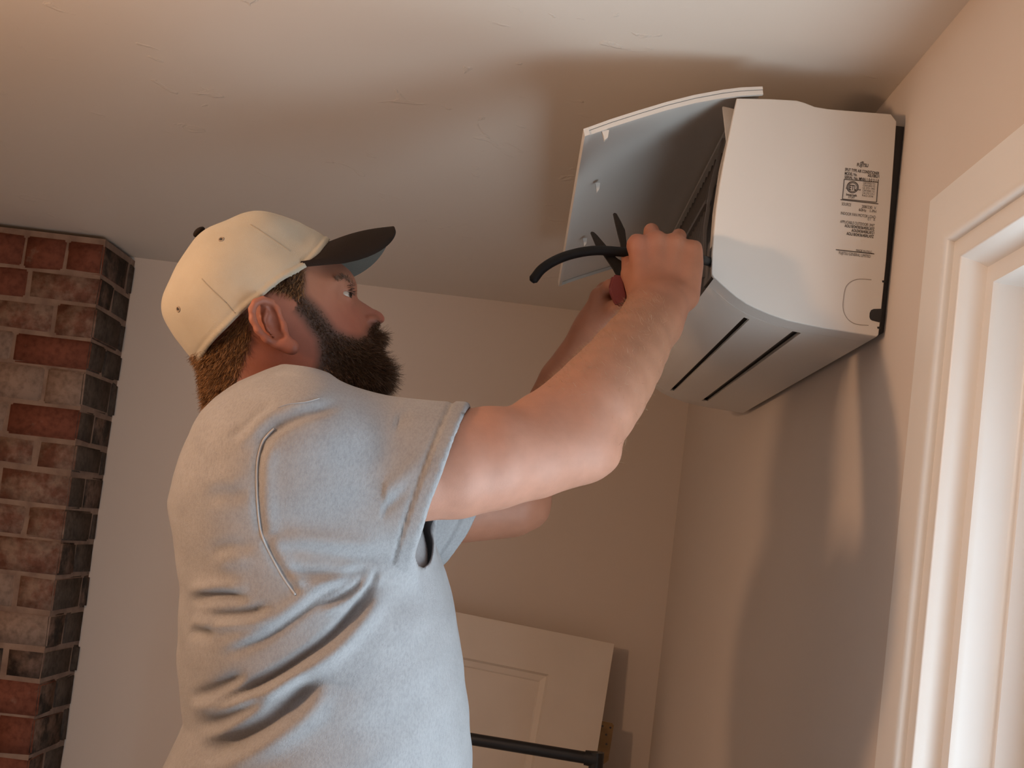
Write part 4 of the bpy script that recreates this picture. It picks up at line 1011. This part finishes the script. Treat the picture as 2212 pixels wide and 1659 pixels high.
SN = vnormals(SV, SQ); PX = project(SV)
view = SV-CAMP; view /= np.linalg.norm(view, axis=1)[:, None]; facing = np.clip(-(SN*view).sum(1)*2.5+.3, 0, 1)
disp = np.zeros(len(SV))
def fold(line, amp, wpx, ramp=0.0, rside=1, roff=None, rw=None, ends=.18, only=None):
    """pressed-in crease (amp, mm) with an optional soft roll beside it"""
    global disp
    d, s_, t = line_d(PX, smooth_curve([np.array(p, float) for p in line], 6)); tp = np.clip(np.minimum(t, 1-t)/ends, 0, 1); tp = tp*tp*(3-2*tp)
    sd_ = d*s_*rside; k = facing*tp
    if only is not None: k = k*only
    disp += -amp*.001*np.exp(-(d/wpx)**2)*k
    if ramp: disp += ramp*.001*np.exp(-((sd_-(roff or wpx*2))/(rw or wpx*1.4))**2)*k
slv = onarm*np.clip((-hd-.02)/.03, 0, 1); trk = 1-onarm*.85
# long drape from the armpit round to the small of the back
fold([(835, 1235), (800, 1275), (765, 1325), (715, 1378), (650, 1425), (575, 1470), (500, 1505), (432, 1530)], 12, 12, 8.5, -1, 27, 22, .22, trk)
fold([(690, 1440), (655, 1490), (610, 1535), (545, 1580), (470, 1615), (420, 1625)], 13, 24, 6.0, -1, 42, 26, .25, trk)
fold([(800, 1225), (780, 1245), (745, 1262), (700, 1285), (640, 1330), (560, 1385), (470, 1420)], 4.0, 11, 3.5, 1, 22, 17, .2, trk)
fold([(790, 1238), (765, 1270), (725, 1295), (680, 1310)], 4.5, 7, 3, -1, 15, 10, .25, trk)
fold([(815, 1228), (800, 1262), (785, 1290)], 3, 6, 2.5, -1, 13, 8, .25, trk)
fold([(405, 1302), (440, 1292), (490, 1288), (540, 1297)], 8, 11, 4.5, -1, 22, 15, .3, trk)
fold([(440, 1325), (480, 1330), (540, 1325), (590, 1305)], 6.5, 10, 4, 1, 20, 13, .3, trk)
fold([(405, 1360), (430, 1368), (470, 1372)], 6.5, 12, 4, -1, 24, 15, .3, trk)
fold([(400, 1505), (440, 1500), (490, 1478), (540, 1450)], 8, 14, 5, 1, 25, 15, .3, trk)
fold([(410, 1570), (470, 1560), (540, 1525), (590, 1490)], 8, 15, 5, 1, 28, 17, .3, trk)
fold([(430, 1080), (480, 1070), (540, 1075)], 3, 18, 2.5, -1, 34, 22, .35, trk)
fold([(440, 1200), (500, 1180), (560, 1190)], 3, 16, 2.5, 1, 30, 20, .35, trk)
# shoulder: deep tuck beside the neck that runs down into the armhole seam
fold([(745, 872), (700, 884), (650, 898), (605, 920), (572, 950), (560, 985)], 5.5, 12, 3.2, 1, 30, 24, .3)
fold([(560, 900), (520, 925), (490, 955)], 3, 12, 2.5, -1, 24, 15, .35)
fold([(600, 870), (560, 890), (520, 915)], 2.5, 10, 2, -1, 20, 13, .35)
# armhole seam valley, lower arm of the seam and sleeve drags
fold([(572, 950), (557, 1000), (556, 1060), (560, 1120), (568, 1165)], 3.2, 10, 2.2, -1, 22, 15, .1)
fold([(568, 1160), (590, 1205), (620, 1250), (650, 1285)], 4.0, 9, 3.0, -1, 20, 14, .2)
fold([(580, 1185), (660, 1192), (740, 1200), (850, 1206)], 2.5, 14, 3.5, -1, 28, 18, .25)
fold([(600, 1225), (680, 1240), (760, 1236), (810, 1222)], 4, 10, 3, 1, 22, 14, .25)
fold([(985, 960), (930, 1010), (880, 1060), (820, 1110), (780, 1150)], 3.2, 12, 2.8, 1, 26, 18, .3, slv)
fold([(900, 880), (840, 915), (780, 960), (730, 1000)], 2.6, 16, 2.6, 1, 32, 20, .3, slv)
fold([(960, 1090), (900, 1140), (850, 1165)], 2.2, 12, 2.0, 1, 24, 16, .3, slv)
fold([(700, 1010), (660, 1060), (640, 1110)], 2.0, 18, 2, 1, 34, 20, .35, slv)
# doubled hem of the near sleeve
hh_ = np.where(onarm, -hd, 1.0)
disp += .0011*(hh_ < .0185)*np.clip(hh_/.003, 0, 1)-.0020*np.exp(-((hh_-.0195)/.0024)**2)
for k in range(9):
    kx = rng.normal(0, 30, 3); disp += np.sin(SV@kx+rng.uniform(0, 6))*.00055
SV = SV+SN*disp[:, None]
tf = Field().add(torso, (bl[:, 1].min()-.02, TY-.22, zB-.05), (fr_[:, 1].max()+.02, TY+.22, zT+.01), .02)
o_ = at(900, 1180, 1.36)                                       # side of the shirt seen through the sleeve opening
TV, TQ = surface_nets(tf, o_-np.array([.10, .10, .10]), o_+np.array([.08, .12, .08]), .003, slack=2.2); TV = relax(TV, TQ, 3, .5)
tk = (ell_cyl(at(612, 1035, 1.375), at(1030, 1052, 1.352), .106, .0920, .090, .080, upv)[0](TV) < .004) & (TV[:, 1] < TY)
TV, TQ = compact(TV, TQ[tk[TQ].all(1)]); TV = TV-vnormals(TV, TQ)*.0015
SQ = np.concatenate([SQ, TQ+len(SV)]); SV = np.concatenate([SV, TV])
m_shirt = fabric('heather_grey_jersey', (.375, .38, .395), (.34, .345, .36), scale=30, weave=700, bump=.7, mott=(420, .80))
_N, _L = m_shirt.node_tree.nodes, m_shirt.node_tree.links
_tl = _N.new('ShaderNodeBsdfTranslucent'); _tl.inputs[0].default_value = (.55, .55, .57, 1); _mx = _N.new('ShaderNodeMixShader'); _mx.inputs[0].default_value = .16
_L.new(_N['Principled BSDF'].outputs[0], _mx.inputs[1]); _L.new(_tl.outputs[0], _mx.inputs[2]); _L.new(_mx.outputs[0], _N['Material Output'].inputs[0])
shirt = obj('t_shirt', SV, SQ, m_shirt, person, smooth=True); tag(shirt, 'heather grey short-sleeved T-shirt')
solid(shirt, .0020)
sbvh = BVHTree.FromPolygons([tuple(v) for v in SV], [tuple(int(i) for i in f) for f in SQ])
m_seam = mat('jersey_seam', (.42, .42, .43), .9)
s_ = on_surface(sbvh, [(592, 926), (578, 940), (566, 958), (556, 1000), (555, 1060), (559, 1120), (567, 1160), (588, 1205), (612, 1248), (638, 1285)], .0003, 8)
MB().tube(s_, .0011, 8).build('armhole_seam', m_seam, shirt, smooth=True)
m_stitch = mat('hem_stitch', (.33, .31, .30), .9)
s_ = on_surface(sbvh, [(690, 860), (660, 868), (625, 872), (600, 880)], .0002, 6)
if len(s_) > 3: MB().tube(s_, .0007, 6).build('shoulder_seam', m_stitch, shirt, smooth=True)

# ------------------------------------------------------------------ jeans, boots and the step he stands on (below the frame)
m_jean = fabric('dark_denim', (.035, .045, .075), (.028, .036, .06), scale=40, weave=900)
cxp = float(at(690, 1800, TY)[0])
jf = Field(); jf.ell((cxp, TY, 1.12), np.eye(3), (.165, .19, .15), .03)
for s_ in (-1, 1):
    jf.chain([(cxp, TY+s_*.10, 1.05), (cxp+.01, TY+s_*.115, .74), (cxp-.01, TY+s_*.12, .33)], [.10, .072, .066], .03)
JV, JQ = surface_nets(jf, (cxp-.25, TY-.32, .24), (cxp+.25, TY+.32, 1.34), .009, slack=2.0); JV = relax(JV, JQ, 2)
obj('jeans', JV, JQ, m_jean, person, smooth=True)
m_boot = mat('brown_boot_leather', (.10, .055, .03), .55, (.07, .04, .022), 20)
for s_ in (-1, 1):
    bf2 = Field(); bf2.cone((cxp-.03, TY+s_*.12, .36), (cxp-.03, TY+s_*.12, .30), .058, .055, .02); bf2.cone((cxp-.035, TY+s_*.12, .285), (cxp+.13, TY+s_*.125, .280), .045, .040, .03)
    bf2.add(lambda P: .243-P[:, 2], (cxp-.2, TY-.3, .2), (cxp+.3, TY+.3, .25), .004, 'i')
    V_, Q_ = surface_nets(bf2, (cxp-.12, TY+s_*.12-.09, .22), (cxp+.22, TY+s_*.12+.09, .44), .006, slack=2.5); obj('boot', V_, Q_, m_boot, person, smooth=True)
m_step = mat('grey_step_plastic', (.20, .20, .21), .6)
stool = tag(empty('step_stool', (cxp+.02, TY, 0)), 'grey low step stool the person in the T-shirt stands on', 'step stool')
MB().box((cxp-.17, TY-.24, .215), (cxp+.22, TY+.24, .240), .006).build('tread', m_step, stool)
for x in (cxp-.14, cxp+.19):
    for y in (TY-.21, TY+.21): MB().box((x-.018, y-.018, 0), (x+.018, y+.018, .216), .004).build('leg', m_step, stool)

# ------------------------------------------------------------------ black cable pulled out of the unit, and the pliers
m_cable = mat('black_cable_sheath', (.006, .006, .0065), .6, (.008, .008, .0085), 40, bump=.15, spec=.2)
path = smooth_curve([at(1152, 604, 1.612), at(1172, 580, 1.612), at(1205, 560, 1.613), at(1245, 547, 1.615), at(1290, 541, 1.618), at(1340, 544, 1.622), at(1400, 549, 1.6225), at(1460, 553, 1.6225), at(1505, 558, 1.632), at(1524, 563, 1.68), at(1550, 570, 1.76)], 7)
cable = MB().tube(path, .0066, 14, round_end=True).build('electrical_cable', m_cable, None, loc=path[0], smooth=True, sharp=60)
tag(cable, 'thick black cable pulled out of the air conditioner through the person\'s fist', 'cable')
YPL = 1.641
m_iron = mat('blackened_steel', (.010, .009, .008), .55, (.016, .014, .013), 60, spec=.25)
m_red = mat('red_dipped_grip', (.13, .016, .015), .6)
pl_o = at(1346, 596, YPL)
pliers = tag(empty('pliers', pl_o), 'dark open-jawed pliers with red handles in the person\'s far hand', 'pliers')
def slabp(name, pp, y0, y1, m, parent=pliers, bev=.0009):
    P = [at(x, y, (y0+y1)/2)[[0, 2]] for x, y in pp]
    n = len(P); c = np.mean(P, 0); bm = bmesh.new()
    va = [bm.verts.new((p[0], y0, p[1])) for p in P]; vb = [bm.verts.new((p[0], y1, p[1])) for p in P]
    bm.faces.new(va); bm.faces.new(vb[::-1])
    for k in range(n): bm.faces.new((va[k], vb[k], vb[(k+1) % n], va[(k+1) % n]))
    bmesh.ops.recalc_face_normals(bm, faces=bm.faces[:]); bmesh.ops.bevel(bm, geom=bm.edges[:], offset=bev, segments=3, affect='EDGES')
    bm.verts.index_update(); V_ = [v.co[:] for v in bm.verts]; F_ = [[v.index for v in f.verts] for f in bm.faces]; bm.free()
    return obj(name, V_, F_, m, parent, smooth=True, sharp=35)
slabp('jaw', [(1324, 461), (1331, 461), (1341, 479), (1350, 498), (1354, 530), (1360, 575), (1356, 600), (1344, 600), (1343, 560), (1340, 527), (1335, 509), (1328, 480)], YPL-.0005, YPL+.006, m_iron)
slabp('jaw', [(1275, 502), (1281, 501), (1289, 508), (1308, 530), (1322, 548), (1333, 559), (1346, 567), (1356, 590), (1350, 606), (1334, 600), (1322, 578), (1302, 549), (1288, 533)], YPL-.008, YPL-.001, m_iron)
pv = at(1346, 590, YPL-.008); MB().tube([pv-np.array([0, .0015, 0]), pv+np.array([0, .016, 0])], .0055, 14).build('pivot', m_iron, pliers, smooth=True, sharp=40)
slabp('handle', [(1322, 595), (1336, 594), (1347, 598), (1352, 625), (1356, 640), (1350, 660), (1332, 662), (1322, 648), (1314, 624)], 1.608, 1.619, m_red, bev=.003)
slabp('handle', [(1338, 590), (1352, 592), (1360, 620), (1372, 670), (1384, 705), (1374, 712), (1358, 680), (1346, 640)], YPL-.0015, YPL+.008, m_red)

# ------------------------------------------------------------------ the pendant lamp that gives the warm light (left of the frame)
lamp = tag(empty('pendant_lamp', (LAMP[0], LAMP[1], HC)), 'bare warm bulb on a black cord hanging at the left of the room', 'lamp')
MB().tube([(LAMP[0], LAMP[1], HC), (LAMP[0], LAMP[1], HC-.02)], .045, 20).build('ceiling_rose', m_black, lamp, smooth=True, sharp=40)
MB().tube([(LAMP[0], LAMP[1], HC-.02), (LAMP[0], LAMP[1], LAMP[2]+.09)], .003, 8).build('cord', m_black, lamp)
MB().tube([(LAMP[0], LAMP[1], LAMP[2]+.10), (LAMP[0], LAMP[1], LAMP[2]+.058)], [.012, .018], 14).build('socket', m_black, lamp, smooth=True, sharp=40)
